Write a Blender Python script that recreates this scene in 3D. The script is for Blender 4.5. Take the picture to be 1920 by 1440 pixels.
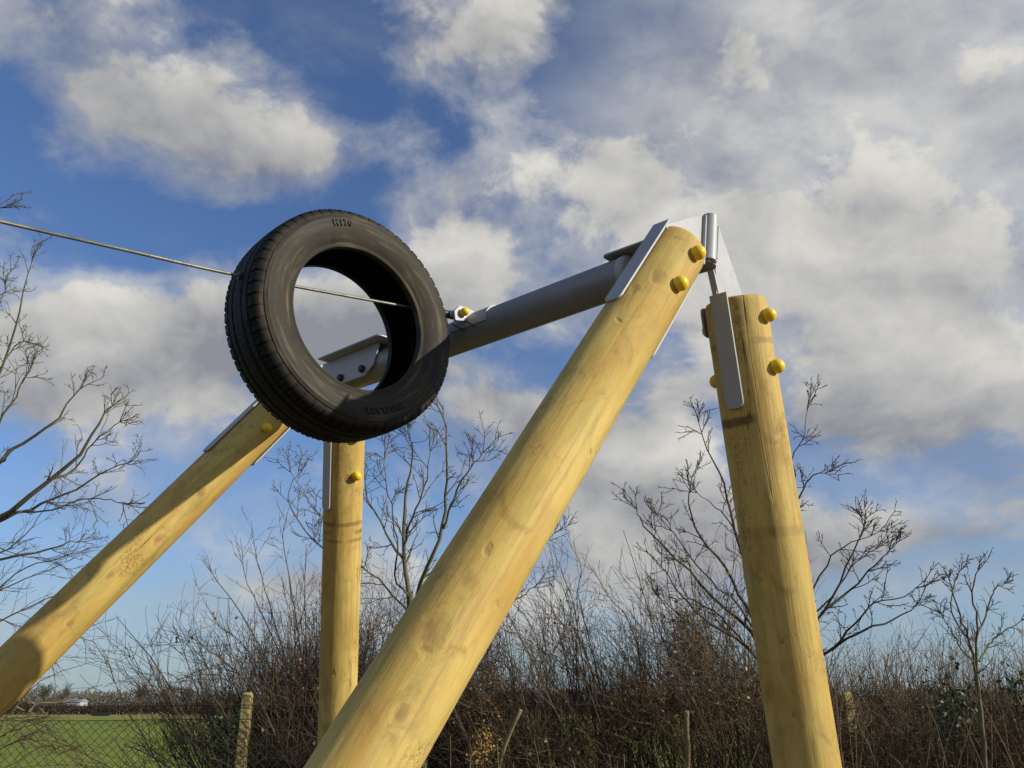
import bpy, bmesh, math, random
import numpy as np
from mathutils import Vector, Matrix

for _o in list(bpy.data.objects): bpy.data.objects.remove(_o)
scene = bpy.context.scene
COL = scene.collection
rng = np.random.default_rng(7)
random.seed(7)

# ------------------------------------------------------------------ camera
FPX = 1600.0; EYE = 1.6
PITCH = math.atan(600/1600)
CP, SP = math.cos(PITCH), math.sin(PITCH)
cam_d = bpy.data.cameras.new('camera'); cam = bpy.data.objects.new('camera', cam_d); COL.objects.link(cam)
cam_d.sensor_width = 36; cam_d.lens = 36*FPX/1920; cam_d.clip_start = .05; cam_d.clip_end = 4000
cam.location = (0, 0, EYE); cam.rotation_euler = (math.pi/2+PITCH, 0, 0)
scene.camera = cam
scene.render.resolution_x = 1024; scene.render.resolution_y = 768
scene.view_settings.view_transform = 'Standard'; scene.view_settings.look = 'None'
scene.view_settings.gamma = 1; scene.view_settings.exposure = 0.0
scene.view_settings.use_curve_mapping = False

SUN_AZ, SUN_EL = math.radians(109), math.radians(22.8)
S_DIR = Vector((math.cos(SUN_EL)*math.sin(SUN_AZ), math.cos(SUN_EL)*math.cos(SUN_AZ), math.sin(SUN_EL)))
sun_d = bpy.data.lights.new('sun', 'SUN'); sun_d.energy = 4.7; sun_d.angle = math.radians(.6); sun_d.color = (1, .93, .80)
sun = bpy.data.objects.new('sun', sun_d); COL.objects.link(sun)
sun.rotation_euler = S_DIR.to_track_quat('Z', 'Y').to_euler()

def P(px, py, d):
    """point seen at photo position (px, py) at d metres along the viewing axis"""
    x = (px-960)/FPX*d; u = (720-py)/FPX*d
    return Vector((x, d*CP-u*SP, EYE+u*CP+d*SP))

# ------------------------------------------------------------------ node helper
class NT:
    def __init__(s, tree): s.t = tree; s.n = tree.nodes; s.l = tree.links
    def node(s, typ, **kw):
        n = s.n.new(typ)
        for k, v in kw.items():
            if k == 'inp':
                for a, b in v.items(): s.put(n.inputs[a], b)
            else: setattr(n, k, v)
        return n
    def put(s, sock, v):
        if isinstance(v, bpy.types.NodeSocket): s.l.new(v, sock)
        else: sock.default_value = v
    def m(s, op, a, b=0.0, c=0.0, clamp=False):
        n = s.n.new('ShaderNodeMath'); n.operation = op; n.use_clamp = clamp
        s.put(n.inputs[0], a); s.put(n.inputs[1], b); s.put(n.inputs[2], c)
        return n.outputs[0]
    def mix(s, f, a, b, mode='MIX'):
        n = s.n.new('ShaderNodeMix'); n.data_type = 'RGBA'; n.blend_type = mode
        s.put(n.inputs[0], f); s.put(n.inputs[6], a); s.put(n.inputs[7], b)
        return n.outputs[2]
    def mapping(s, vec, scale=(1,1,1), loc=(0,0,0), rot=(0,0,0), typ='POINT'):
        n = s.n.new('ShaderNodeMapping'); n.vector_type = typ
        s.l.new(vec, n.inputs[0]); n.inputs[1].default_value = loc; n.inputs[2].default_value = rot; n.inputs[3].default_value = scale
        return n.outputs[0]
    def noise(s, vec, scale, detail=4, rough=.55, dist=0.0, col=False):
        n = s.n.new('ShaderNodeTexNoise'); s.l.new(vec, n.inputs['Vector'])
        n.inputs['Scale'].default_value = scale; n.inputs['Detail'].default_value = detail
        n.inputs['Roughness'].default_value = rough; n.inputs['Distortion'].default_value = dist
        return n.outputs[1 if col else 0]
    def range(s, v, a, b, c=0.0, d=1.0, smooth=True):
        n = s.n.new('ShaderNodeMapRange'); n.interpolation_type = 'SMOOTHSTEP' if smooth else 'LINEAR'
        s.put(n.inputs[0], v); n.inputs[1].default_value = a; n.inputs[2].default_value = b
        n.inputs[3].default_value = c; n.inputs[4].default_value = d
        return n.outputs[0]
    def sphere(s, vec, loc, scale, rot=(0,0,0)):
        mp = s.mapping(vec, scale, loc, rot, 'TEXTURE')
        g = s.n.new('ShaderNodeTexGradient'); g.gradient_type = 'SPHERICAL'; s.l.new(mp, g.inputs[0])
        return g.outputs[1]

def c4(r, g, b): return (r, g, b, 1.0)

# ------------------------------------------------------------------ world: sky and clouds
world = bpy.data.worlds.new('World'); scene.world = world; world.use_nodes = True
world.node_tree.nodes.clear()
w = NT(world.node_tree)
out = w.node('ShaderNodeOutputWorld')
sky = w.node('ShaderNodeTexSky'); sky.sky_type = 'NISHITA'; sky.sun_disc = False
sky.sun_elevation = SUN_EL; sky.sun_rotation = SUN_AZ; sky.air_density = 1.0; sky.dust_density = .6; sky.ozone_density = 2.5
tc = w.node('ShaderNodeTexCoord')
gen = tc.outputs['Generated']
q = w.mapping(gen, rot=(-PITCH, 0, 0))                 # sky directions turned so that +Y is the middle of the clouds in view
def qdir(px, py):
    v = Vector(((px-960)/FPX, 1, (720-py)/FPX)); return tuple(v.normalized())
BL = [ # px, py, rx, ry, tilt(deg), weight
 (110,50,330,150,10,.95),(330,30,150,90,0,.4),(390,215,250,130,20,1.15),(560,300,230,85,8,.9),(200,230,180,80,20,.6),(430,330,110,75,0,.5),
 (880,30,270,110,5,1.2),(940,110,180,90,20,.6),(770,110,90,130,0,.6),(930,200,80,60,0,.35),
 (1385,100,120,80,-30,.7),(1330,170,60,80,0,.35),
 (1000,320,270,140,3,1.35),(1150,330,180,90,0,.7),(800,360,130,90,0,.45),
 (1600,320,440,240,-20,1.1),(1880,80,300,300,0,.6),(1750,600,460,240,0,.95),(1450,480,330,150,0,.7),(1290,430,200,100,0,.5),
 (940,500,340,140,-5,1.0),(850,480,140,80,0,.5),(1230,560,260,90,0,.5),
 (560,600,330,150,0,1.25),(280,640,360,130,0,1.0),(80,660,260,110,0,.7),(420,760,330,120,-10,.75),(120,760,200,90,0,.4),
 (230,880,330,120,0,.75),(420,930,200,70,0,.5),
 (950,750,190,80,-15,.75),(820,900,160,90,0,.4),(1230,890,270,130,-20,1.2),(1330,1010,320,130,0,.9),(1120,960,230,120,0,.6),
 (1650,780,520,150,5,1.15),(1830,930,240,110,0,.6),(1720,990,330,90,-5,.8),(1500,1050,320,100,0,.55),(1880,1100,240,90,0,.4),
 (500,980,190,60,0,.45),(420,1090,330,70,0,.5),(300,1190,520,90,0,.65),(1100,1090,480,110,0,.95),(1000,1180,600,70,0,.5),(660,1080,260,100,0,.5),
 (120,400,200,50,10,.30),
 (620,40,120,140,0,-.8),(1180,70,150,120,0,-1.0),(1170,190,110,60,0,-.6),(700,330,70,60,0,-.5),(590,420,160,50,0,-.4),(330,130,110,40,35,-.45),(40,200,90,60,0,-.5),(1480,60,60,50,0,-.4),(690,190,110,60,0,-.5),(330,440,200,60,0,-.5),(60,330,120,60,0,-.5),(1010,690,190,70,-20,-.9),
 (1220,660,130,60,0,-.5),(1560,930,230,50,0,-.35),(1560,900,260,50,-5,-.4),(480,150,60,60,0,-.3),(180,1060,240,60,0,-.3)]
acc = None; hgt = None
sep = w.node('ShaderNodeSeparateXYZ'); w.l.new(q, sep.inputs[0])
for (bx, by, rx, ry, tl, wt) in BL:
    qd = qdir(bx, by)
    g = w.sphere(q, qd, (rx*1.2/FPX, .6, ry*1.2/FPX), (0, math.radians(-tl), 0))
    g = w.m('MULTIPLY', g, wt)
    acc = g if acc is None else w.m('ADD', acc, g)
    if wt > .7:                                  # tops of the heaps against their bases
        up_ = w.m('MULTIPLY_ADD', sep.outputs[2], FPX/(ry*1.2), -qd[2]*FPX/(ry*1.2))
        hgt = w.m('MULTIPLY', g, up_) if hgt is None else w.m('MULTIPLY_ADD', g, up_, hgt)
flat = w.mapping(gen, scale=(1.0, 1.0, 1.3))
warp = w.noise(flat, 3.0, 3, .5, col=True)
wv = w.node('ShaderNodeVectorMath', operation='MULTIPLY_ADD', inp={0: warp, 1: (.16,.16,.16), 2: flat}).outputs[0]
def fbm(vec, sc, det, ro): return w.noise(vec, sc, det, ro)
n1 = fbm(wv, 4.4, 10, .60)
n2 = fbm(wv, 14.0, 8, .6)
wisp = w.noise(w.mapping(gen, scale=(1, 1.2, 1.7), rot=(0, .5, .3)), 9.0, 8, .62, .5)
nlow = w.noise(flat, 1.9, 3, .5)
# far from the part in view (where the placed masses are) plain noise carries the same kind of broken cloud on
inview = w.range(sep.outputs[1], .35, .72)
gen_cov = w.m('MULTIPLY_ADD', w.m('SUBTRACT', nlow, .47), 3.4, .38)
cov = w.m('ADD', w.m('MULTIPLY', acc, inview), w.m('MULTIPLY', gen_cov, w.m('SUBTRACT', 1.0, inview)))
dens = w.m('ADD', cov, w.m('MULTIPLY', w.m('SUBTRACT', n1, .5), 4.0))
dens = w.m('SUBTRACT', w.m('MULTIPLY_ADD', w.m('SUBTRACT', n2, .5), .9, dens), .06)
core_ = w.range(dens, .48, 1.15)
soft = w.m('MULTIPLY', w.range(w.m('ADD', dens, w.m('MULTIPLY', w.m('SUBTRACT', wisp, .5), 1.6)), -.05, 1.15), .62)
mask = w.m('MAXIMUM', core_, soft)
veil = w.range(w.noise(w.mapping(gen, scale=(1,1.3,2.2), rot=(0,.5,.3)), 3.2, 8, .62), .46, .80, 0, .30)
mask = w.m('MAXIMUM', mask, veil)
hi = w.m('MULTIPLY', w.range(w.sphere(q, qdir(1950, 250), (950/FPX, .9, 750/FPX)), 0, .55), w.range(wisp, .25, .62, .60, .98))
mask = w.m('MAXIMUM', mask, w.m('MULTIPLY', hi, .85))
mask = w.m('MULTIPLY', mask, .97)
# cloud light: sides towards the sun bright, thick middles and undersides grey
offv = w.node('ShaderNodeVectorMath', operation='ADD', inp={0: wv, 1: tuple(Vector((S_DIR.x*.6, S_DIR.y*.2, .75)).normalized()*.05)}).outputs[0]
n1b = fbm(offv, 4.4, 5, .55)
lit = w.m('MULTIPLY_ADD', w.m('SUBTRACT', n1, n1b), 2.6, .56)
thick = w.range(dens, .6, 2.2)
lit = w.m('SUBTRACT', lit, w.m('MULTIPLY', thick, .22))
lit = w.m('SUBTRACT', lit, w.m('MULTIPLY', w.m('SUBTRACT', w.noise(flat, 3.3, 6, .55), .45), 1.1))
lit = w.m('MULTIPLY_ADD', hgt, .42, lit)
for (bx, by, rx, ry, wt) in [(1000,300,220,110,.5),(1640,270,160,90,.45),(1240,860,170,80,.5),(400,240,180,80,.2),(900,470,150,50,.25),(1690,600,130,60,.3),(1880,640,120,70,.2),(880,40,140,60,.1),
                             (1850,200,700,500,.30),(560,620,340,130,-.32),(420,760,250,90,-.28),(100,640,140,60,.15),(1650,800,420,90,-.18),(1330,1030,260,80,-.25),(940,400,240,50,-.12),(1880,900,140,60,-.35),(300,930,240,70,-.25)]:
    lit = w.m('ADD', lit, w.m('MULTIPLY', w.sphere(q, qdir(bx, by), (rx*1.2/FPX, .6, ry*1.2/FPX)), wt))
ccol = w.mix(w.range(lit, .0, 1.0, smooth=False), c4(.27, .28, .31), c4(.74, .72, .66))
bg1 = w.node('ShaderNodeBackground', inp={0: w.mix(1.0, sky.outputs[0], c4(.82, .96, 1.22), 'MULTIPLY'), 1: .108})
bg2 = w.node('ShaderNodeBackground', inp={0: ccol, 1: 1.0})
# pale air low on the horizon
sepg = w.node('ShaderNodeSeparateXYZ'); w.l.new(gen, sepg.inputs[0])
hz = w.range(sepg.outputs[2], .0, .28, .62, 0)
bg3 = w.node('ShaderNodeBackground', inp={0: c4(.30, .385, .47), 1: 1.0})
mxh = w.node('ShaderNodeMixShader', inp={0: hz, 1: bg1.outputs[0], 2: bg3.outputs[0]})
mx = w.node('ShaderNodeMixShader', inp={0: w.m('MULTIPLY', mask, w.range(sepg.outputs[2], 0, .16, .55, 1)), 1: mxh.outputs[0], 2: bg2.outputs[0]})
w.l.new(mx.outputs[0], out.inputs[0])

# ------------------------------------------------------------------ objects helpers
WM = {}
def tag(o, label=None, cat=None, group=None, kind=None):
    if label: o['label'] = label
    if cat: o['category'] = cat
    if group: o['group'] = group
    if kind: o['kind'] = kind
    return o
def link(o, parent=None, M=None):
    COL.objects.link(o)
    M = M if M is not None else Matrix.Identity(4)
    WM[o.name] = M.copy()
    if parent is not None:
        o.parent = parent
        o.matrix_parent_inverse = Matrix.Identity(4)
        M = WM[parent.name].inverted() @ M
    loc, rot, sc = M.decompose()
    o.location = loc; o.rotation_mode = 'QUATERNION'; o.rotation_quaternion = rot; o.scale = sc
    return o
def empty(name, loc, parent=None):
    o = bpy.data.objects.new(name, None); o.empty_display_size = .2
    return link(o, parent, Matrix.Translation(Vector(loc)))
def obj(name, verts, faces, mat, parent=None, M=None, smooth=False, world_space=True):
    """verts in world space; M gives the object's own frame"""
    M = M if M is not None else (WM[parent.name] if parent is not None else Matrix.Identity(4))
    me = bpy.data.meshes.new(name)
    if world_space:
        Mi = M.inverted(); verts = [Mi @ Vector(v) for v in verts]
    me.from_pydata([tuple(v) for v in verts], [], faces)
    bm = bmesh.new(); bm.from_mesh(me); bmesh.ops.recalc_face_normals(bm, faces=bm.faces); bm.to_mesh(me); bm.free()
    if smooth:
        for p in me.polygons: p.use_smooth = True
    if mat: me.materials.append(mat)
    return link(bpy.data.objects.new(name, me), parent, M)
def bevel(o, wd, seg=2):
    b = o.modifiers.new('bevel', 'BEVEL'); b.width = wd; b.segments = seg; b.limit_method = 'ANGLE'; b.angle_limit = math.radians(40)
    return o
def slab(name, pts, n, th, mat, parent, bev=.0012):
    """plate: polygon pts (world) thickened th along n, centred"""
    n = Vector(n).normalized(); k = len(pts)
    vs = [Vector(p)+n*th/2 for p in pts]+[Vector(p)-n*th/2 for p in pts]
    fs = [list(range(k)), list(range(2*k-1, k-1, -1))]+[[i, (i+1) % k, k+(i+1) % k, k+i] for i in range(k)]
    o = obj(name, vs, fs, mat, parent)
    if bev: bevel(o, bev)
    return o
def rounded(pts, r, seg=5, which=None):
    res = []; k = len(pts)
    for i, p in enumerate(pts):
        p = Vector(p)
        if which is not None and i not in which: res.append(p); continue
        a = (Vector(pts[i-1])-p); b = (Vector(pts[(i+1) % k])-p)
        rr = min(r, a.length*.49, b.length*.49); a = a.normalized()*rr; b = b.normalized()*rr
        for j in range(seg+1):
            t = j/seg; res.append(p + a*(1-t)**2 + b*t**2)
    return res
def frame(o, z, x):
    z = Vector(z).normalized(); x = Vector(x); x = (x-z*x.dot(z)).normalized(); y = z.cross(x)
    M = Matrix((x, y, z)).transposed().to_4x4(); M.translation = Vector(o); return M
def lathe(name, prof, M, mat, parent, seg=24, smooth=True):
    """prof: (r, z) in the frame M"""
    vs, fs = [], []
    for r, z in prof:
        for i in range(seg):
            a = 2*math.pi*i/seg; vs.append(Vector((r*math.cos(a), r*math.sin(a), z)))
    for j in range(len(prof)-1):
        for i in range(seg):
            i2 = (i+1) % seg; fs.append([j*seg+i, j*seg+i2, (j+1)*seg+i2, (j+1)*seg+i])
    fs.append(list(range(seg))[::-1]); fs.append([(len(prof)-1)*seg+i for i in range(seg)])
    o = obj(name, vs, fs, mat, parent, M, smooth, world_space=False)
    if smooth:
        me = o.data
        bm = bmesh.new(); bm.from_mesh(me)
        for e in bm.edges:
            if len(e.link_faces) == 2 and e.calc_face_angle(0) > math.radians(38): e.smooth = False
        bm.to_mesh(me); bm.free()
    return o
def on_plane(px, py, pt, n):
    o = Vector((0, 0, EYE)); d = (P(px, py, 1)-o); n = Vector(n)
    return o + d*((Vector(pt)-o).dot(n)/d.dot(n))
def on_log(px, py, M, r):
    """where the view ray through (px,py) meets a log: in the log's frame"""
    Mi = M.inverted(); o = Mi @ Vector((0, 0, EYE)); d = (Mi @ P(px, py, 1))-o
    a = d.x**2+d.y**2; b = 2*(o.x*d.x+o.y*d.y); c = o.x**2+o.y**2-r*r
    disc = b*b-4*a*c
    t = (-b-math.sqrt(max(disc, 0)))/(2*a)
    return o+d*t

# ------------------------------------------------------------------ materials
def material(name):
    m = bpy.data.materials.new(name); m.use_nodes = True; n = NT(m.node_tree)
    b = m.node_tree.nodes['Principled BSDF']; return m, n, b
def bump(n, b, h, strength=.4, dist=.01):
    bp = n.node('ShaderNodeBump', inp={'Strength': strength, 'Distance': dist, 'Height': h}); n.l.new(bp.outputs[0], b.inputs['Normal'])
def mat_metal(name, col, rough=.42, metallic=.25):
    m, n, b = material(name); tcn = n.node('ShaderNodeTexCoord').outputs['Object']
    a = n.noise(tcn, 9, 5, .6); f = n.noise(tcn, 160, 3, .6)
    cc = n.mix(n.range(a, .3, .75), c4(*[x*.86 for x in col]), c4(*col))
    cc = n.mix(n.m('MULTIPLY', n.range(f, .62, .75), .25), cc, c4(col[0]*.6, col[1]*.6, col[2]*.58))
    n.put(b.inputs['Base Color'], cc); b.inputs['Metallic'].default_value = metallic
    n.put(b.inputs['Roughness'], n.range(a, .2, .8, rough-.06, rough+.1))
    bump(n, b, f, .08, .002)
    return m
M_METAL = mat_metal('grey_coated_steel', (.40, .405, .41), .5, .1)
M_TUBE = mat_metal('grey_steel_tube', (.25, .255, .26), .42, .2)
M_BOLT = mat_metal('dark_bolt_steel', (.05, .05, .055), .5, .5)
M_SHINY = mat_metal('bright_steel', (.72, .72, .70), .25, .8)
def mat_simple(name, c1, c2, sc=8, rough=.8, obj_coords=True, bs=0, bsc=40):
    m, n, b = material(name); tcn = n.node('ShaderNodeTexCoord').outputs['Object']
    a = n.noise(tcn, sc, 6, .6)
    n.put(b.inputs['Base Color'], n.mix(n.range(a, .32, .68), c4(*c1), c4(*c2))); b.inputs['Roughness'].default_value = rough
    if bs: bump(n, b, n.noise(tcn, bsc, 5, .6), bs, .01)
    return m
M_CAP = mat_simple('yellow_plastic_cap', (.80, .53, .010), (.86, .60, .014), 30, .38)
M_CAP.node_tree.nodes['Principled BSDF'].inputs['Specular IOR Level'].default_value = .5
M_ROPE = None

def mat_wood(name, knots, bands, seed, dirt=.5):
    m, n, b = material(name)
    tcn = n.node('ShaderNodeTexCoord').outputs['Object']
    v = n.mapping(tcn, loc=(seed*3.1, seed*1.7, seed*2.3))
    # knots first: they bend the grain
    kd = None
    kw = n.node('ShaderNodeVectorMath', operation='MULTIPLY_ADD', inp={0: n.noise(tcn, 11, 4, .6, col=True), 1: (.05, .05, .07), 2: tcn}).outputs[0]
    for (loc, s) in knots:
        loc = Vector(loc)+Vector((.025, .025, .035)); s = s*.72
        g = n.sphere(kw, tuple(loc), (s, s, s*1.5))
        kd = g if kd is None else n.m('MAXIMUM', kd, g)
    if kd is None: kd = n.m('MULTIPLY', 0, 0)
    sx = n.node('ShaderNodeSeparateXYZ'); n.l.new(v, sx.inputs[0])
    big = n.noise(n.mapping(v, scale=(5, 5, 1.6)), 1.0, 4, .55, .4)
    mid = n.noise(n.mapping(v, scale=(16, 16, 3.0)), 1.0, 6, .6, .6)
    streak = n.noise(n.mapping(v, scale=(70, 70, 2.2)), 1.0, 5, .6, .15)
    fine = n.noise(n.mapping(v, scale=(260, 260, 14)), 1.0, 4, .65)
    # cut growth rings: contour bands of a slow field, as a peeled pole shows them round its swellings
    fld = n.noise(n.mapping(v, scale=(6, 6, 1.1)), 1.0, 2, .5)
    fld = n.m('ADD', n.m('MULTIPLY', fld, 9.0), n.m('MULTIPLY', kd, 2.6))
    fr = n.m('PINGPONG', n.m('ADD', fld, n.m('MULTIPLY', mid, .35)), .5)
    ring = n.m('MULTIPLY', n.range(fr, .0, .07, 1, 0), n.range(n.noise(v, 5.5, 3, .5), .50, .68))
    c = n.mix(n.range(big, .28, .72), c4(.43, .27, .052), c4(.62, .455, .135))
    c = n.mix(n.m('MULTIPLY', n.range(mid, .50, .70), .65), c, c4(.33, .28, .075))
    blot = n.noise(n.mapping(v, scale=(12, 12, 9)), 1.0, 9, .68, 1.2)
    c = n.mix(n.m('MULTIPLY', n.range(blot, .52, .70), .6), c, c4(.26, .155, .045))
    c = n.mix(n.m('MULTIPLY', n.range(blot, .42, .28), .35), c, c4(.68, .52, .20))
    c = n.mix(n.m('MULTIPLY', n.range(mid, .50, .28), .60), c, c4(.46, .25, .055))
    c = n.mix(n.m('MULTIPLY', n.range(streak, .52, .74), .55), c, c4(.34, .205, .07))
    c = n.mix(n.m('MULTIPLY', n.range(streak, .45, .25), .25), c, c4(.72, .55, .23))
    c = n.mix(n.m('MULTIPLY', ring, .30), c, c4(.28, .16, .055))
    # dirt and grey weathering
    grime = n.range(n.noise(n.mapping(v, scale=(9, 9, 5)), 1.0, 8, .7), .50, .74)
    c = n.mix(n.m('MULTIPLY', grime, dirt), c, c4(.20, .14, .065))
    patch = n.range(n.noise(n.mapping(v, scale=(7, 7, 4)), 1.0, 3, .5), .56, .66)
    tear = n.m('ABSOLUTE', n.m('SUBTRACT', n.noise(n.mapping(v, scale=(34, 34, 20)), 1.0, 5, .65, 2.5), .5))
    tear = n.m('MULTIPLY', n.range(tear, .0, .03, 1, 0), patch)
    c = n.mix(n.m('MULTIPLY', tear, .55), c, c4(.21, .12, .045))
    sp = n.noise(n.mapping(v, scale=(60, 60, 25)), 1.0, 3, .6)
    c = n.mix(n.m('MULTIPLY', n.range(sp, .70, .78), .55), c, c4(.16, .095, .04))
    # drying cracks
    cf = n.noise(n.mapping(v, scale=(20, 20, .32)), 1.0, 2, .4)
    ck = n.m('ABSOLUTE', n.m('SUBTRACT', cf, .5))
    ck = n.m('MULTIPLY', n.range(ck, .0, .0038, 1, 0), n.range(n.noise(n.mapping(v, scale=(7, 7, 1.2)), 1.0, 2, .5), .47, .55))
    c = n.mix(n.m('MULTIPLY', ck, .85), c, c4(.11, .065, .025))
    # knots: rings and a brown heart
    kr = n.m('PINGPONG', n.m('ADD', n.m('MULTIPLY', kd, 5.0), n.m('MULTIPLY', mid, 1.0)), .5)
    c = n.mix(n.m('MULTIPLY', n.range(kd, .02, .5), n.m('MULTIPLY', n.range(kr, .16, .0), .16)), c, c4(.25, .14, .05))
    c = n.mix(n.m('MULTIPLY', n.range(n.m('ADD', kd, n.m('MULTIPLY', n.m('SUBTRACT', mid, .5), .35)), .62, .95), .62), c, c4(.24, .13, .05))
    # bands of stain round the pole (strap and saw marks)
    so = n.node('ShaderNodeSeparateXYZ'); n.l.new(tcn, so.inputs[0])
    bh = None
    for (z, hw, strength, sd) in bands:
        wob = n.m('MULTIPLY', n.m('SUBTRACT', n.noise(n.mapping(tcn, loc=(sd, 0, 0)), 9, 4, .6), .5), hw*1.6)
        dz = n.m('ABSOLUTE', n.m('ADD', n.m('SUBTRACT', so.outputs[2], z), wob))
        f = n.m('MULTIPLY', n.range(dz, hw, hw*.4), n.range(n.noise(n.mapping(tcn, loc=(sd, sd, 0), scale=(1, 1, .3)), 10, 2, .5), .42, .56))
        c = n.mix(n.m('MULTIPLY', f, strength), c, c4(.11, .058, .025))
        bh = f if bh is None else n.m('MAXIMUM', bh, f)
    n.put(b.inputs['Base Color'], c)
    b.inputs['Roughness'].default_value = .72
    b.inputs['Specular IOR Level'].default_value = .3
    h = n.m('ADD', n.m('MULTIPLY', streak, .5), n.m('MULTIPLY', fine, .22))
    h = n.m('SUBTRACT', h, n.m('MULTIPLY', n.m('MAXIMUM', ck, tear), .9))
    h = n.m('SUBTRACT', h, n.m('MULTIPLY', n.range(kd, .55, .85), .5))
    h = n.m('ADD', h, n.m('MULTIPLY', mid, .9))
    bump(n, b, h, .6, .005)
    return m

# ------------------------------------------------------------------ ground
def mat_field():
    m, n, b = material('meadow_grass'); tcn = n.node('ShaderNodeTexCoord').outputs['Object']
    a = n.noise(tcn, .12, 6, .6); a2 = n.noise(tcn, 1.3, 6, .65); a3 = n.noise(tcn, 14, 4, .7)
    c = n.mix(n.range(a, .35, .65), c4(.16, .235, .027), c4(.24, .29, .042))
    c = n.mix(n.m('MULTIPLY', n.range(a2, .44, .68), .85), c, c4(.26, .235, .07))
    c = n.mix(n.m('MULTIPLY', n.range(a3, .46, .66), .65), c, c4(.06, .10, .015))
    far = n.node('ShaderNodeSeparateXYZ'); n.l.new(tcn, far.inputs[0])
    c = n.mix(n.m('MULTIPLY', n.range(far.outputs[1], 95, 135), .75), c, c4(.27, .22, .10))
    c = n.mix(n.range(n.m('ADD', far.outputs[1], n.m('MULTIPLY', a2, 2.0)), 8.2, 6.2), c, n.mix(a2, c4(.10, .07, .04), c4(.16, .12, .07)))
    n.put(b.inputs['Base Color'], c); b.inputs['Roughness'].default_value = .95
    b.inputs['Specular IOR Level'].default_value = .1
    bump(n, b, n.m('ADD', a2, n.m('MULTIPLY', a3, .4)), .8, .15)
    return m
me_v, me_f = [], []
NX, NY = 70, 90
xs = np.sign(np.linspace(-1, 1, NX))*np.abs(np.linspace(-1, 1, NX))**2.2*1800
ys = -60 + (np.linspace(0, 1, NY)**2.4)*2600
for j in range(NY):
    for i in range(NX):
        zz = .10*math.sin(xs[i]*.21+ys[j]*.13)*math.sin(ys[j]*.17)*min(1, abs(ys[j])/25) if ys[j] > 12 and ys[j] < 400 else 0
        me_v.append((xs[i], ys[j], zz))
for j in range(NY-1):
    for i in range(NX-1): me_f.append([j*NX+i, j*NX+i+1, (j+1)*NX+i+1, (j+1)*NX+i])
ground = obj('field', me_v, me_f, mat_field(), smooth=True); tag(ground, kind='structure')

# ------------------------------------------------------------------ the cableway frame
S = .82                       # metres per unit of the survey below
RL = .1*S                     # pole radius
def line_pts(p0, p1): return P(p0[0], p0[1], p0[2]*S), P(p1[0], p1[1], p1[2]*S)
LEGS = {'A': ((1268, 470, 2.80), (681, 1440, 1.70)),
        'B': ((1378, 566, 2.86), (1514, 1440, 2.62)),
        'C': ((566, 724, 4.47), (-2, 1281, 3.42)),
        'D': ((648, 752, 4.44), (632, 1370, 4.55))}
beam_near = P(1186, 513, 2.98*S); beam_far = P(640, 713, 4.17*S)
N = (beam_near-beam_far).normalized()           # along the beam, towards the near frame
root = empty('cableway_frame', ((beam_near+beam_far)/2).xy.to_3d())
tag(root, 'tall cableway end frame of four pale round timber legs joined by a grey steel tube', 'cableway frame')

def log_mesh(length, seg=72, rings=110, r=RL, sd=0):
    rr = np.random.default_rng(sd); vs, fs = [], []
    prof = [(r*.0, 0.0), (r*.90, 0.0), (r*.965, -.0025), (r*.99, -.007)]
    zs = [-.016] + list(-np.linspace(.03, length, rings))
    ph = rr.uniform(0, 6.28, 8); ctr = len(prof)
    for (a, z) in prof+[(None, z) for z in zs]:
        for i in range(seg):
            t = 2*math.pi*i/seg
            if a is None:
                q_ = r*(1+.010*math.sin(2*t+ph[0]+z*1.3)+.008*math.sin(3*t+ph[1]-z*2.1)+.006*math.sin(z*7+ph[2]+t)+.004*math.sin(z*17+ph[3]+2*t))
                q_ += rr.normal(0, r*.0008)
            else: q_ = a
            vs.append((q_*math.cos(t), q_*math.sin(t), z))
    n = len(vs)//seg
    for j in range(n-1):
        for i in range(seg):
            i2 = (i+1) % seg; fs.append([j*seg+i, (j+1)*seg+i, (j+1)*seg+i2, j*seg+i2])
    fs.append([(n-1)*seg+i for i in range(seg)])
    return vs, fs
LF = {}
specs = {
 'A': ([((1235,520),.05),((1185,545),.035),((912,1030),.028),((805,1185),.07),((795,1215),.035),((940,1125),.020),((1108,855),.018),((1165,600),.02),((760,1340),.04)], [], 1, .35),
 'B': ([((1430,640),.012),((1395,900),.014),((1460,1210),.02),((1490,1340),.018)], [(785,.016,.85,3.0),(640,.012,.35,7.0),(1000,.02,.22,9.0)], 2, .5),
 'C': ([((205,1078),.035),((375,925),.05),((300,1010),.06),((130,1170),.03),((470,800),.03)], [], 3, .55),
 'D': ([((625,1265),.03),((650,900),.05)], [(985,.012,.55,1.0),(1000,.012,.65,5.0),(1016,.010,.45,8.0)], 4, .6)}
for key, (p0, p1) in LEGS.items():
    top, low = line_pts(p0, p1)
    up = (top-low).normalized()
    length = (top.z+.35)/up.z
    M = frame(top, up, N); LF[key] = M
    kn, bd, sd, dirt = specs[key]
    knots = [(on_log(x, y, M, RL), s*1.5) for (x, y), s in kn]
    ax = lambda y: on_log(p0[0]+(p1[0]-p0[0])*(y-p0[1])/(p1[1]-p0[1]), y, M, RL).z
    bands = [(ax(y), hw, st, sdd) for (y, hw, st, sdd) in bd]
    vs, fs = log_mesh(length, sd=sd)
    lg = obj('log_leg', vs, fs, mat_wood('peeled_pine_pole', knots, bands, sd, dirt), root, M, True, world_space=False)
    LF[key+'o'] = lg
LF['Ao']['label'] = 'nearest log leg, slanting broadly across the middle'
LF['Bo']['label'] = 'near upright log leg on the right, with a dark saw mark'
LF['Co']['label'] = 'far slanting log leg running to the left edge'
LF['Do']['label'] = 'far upright log leg standing below the tyre'

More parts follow.
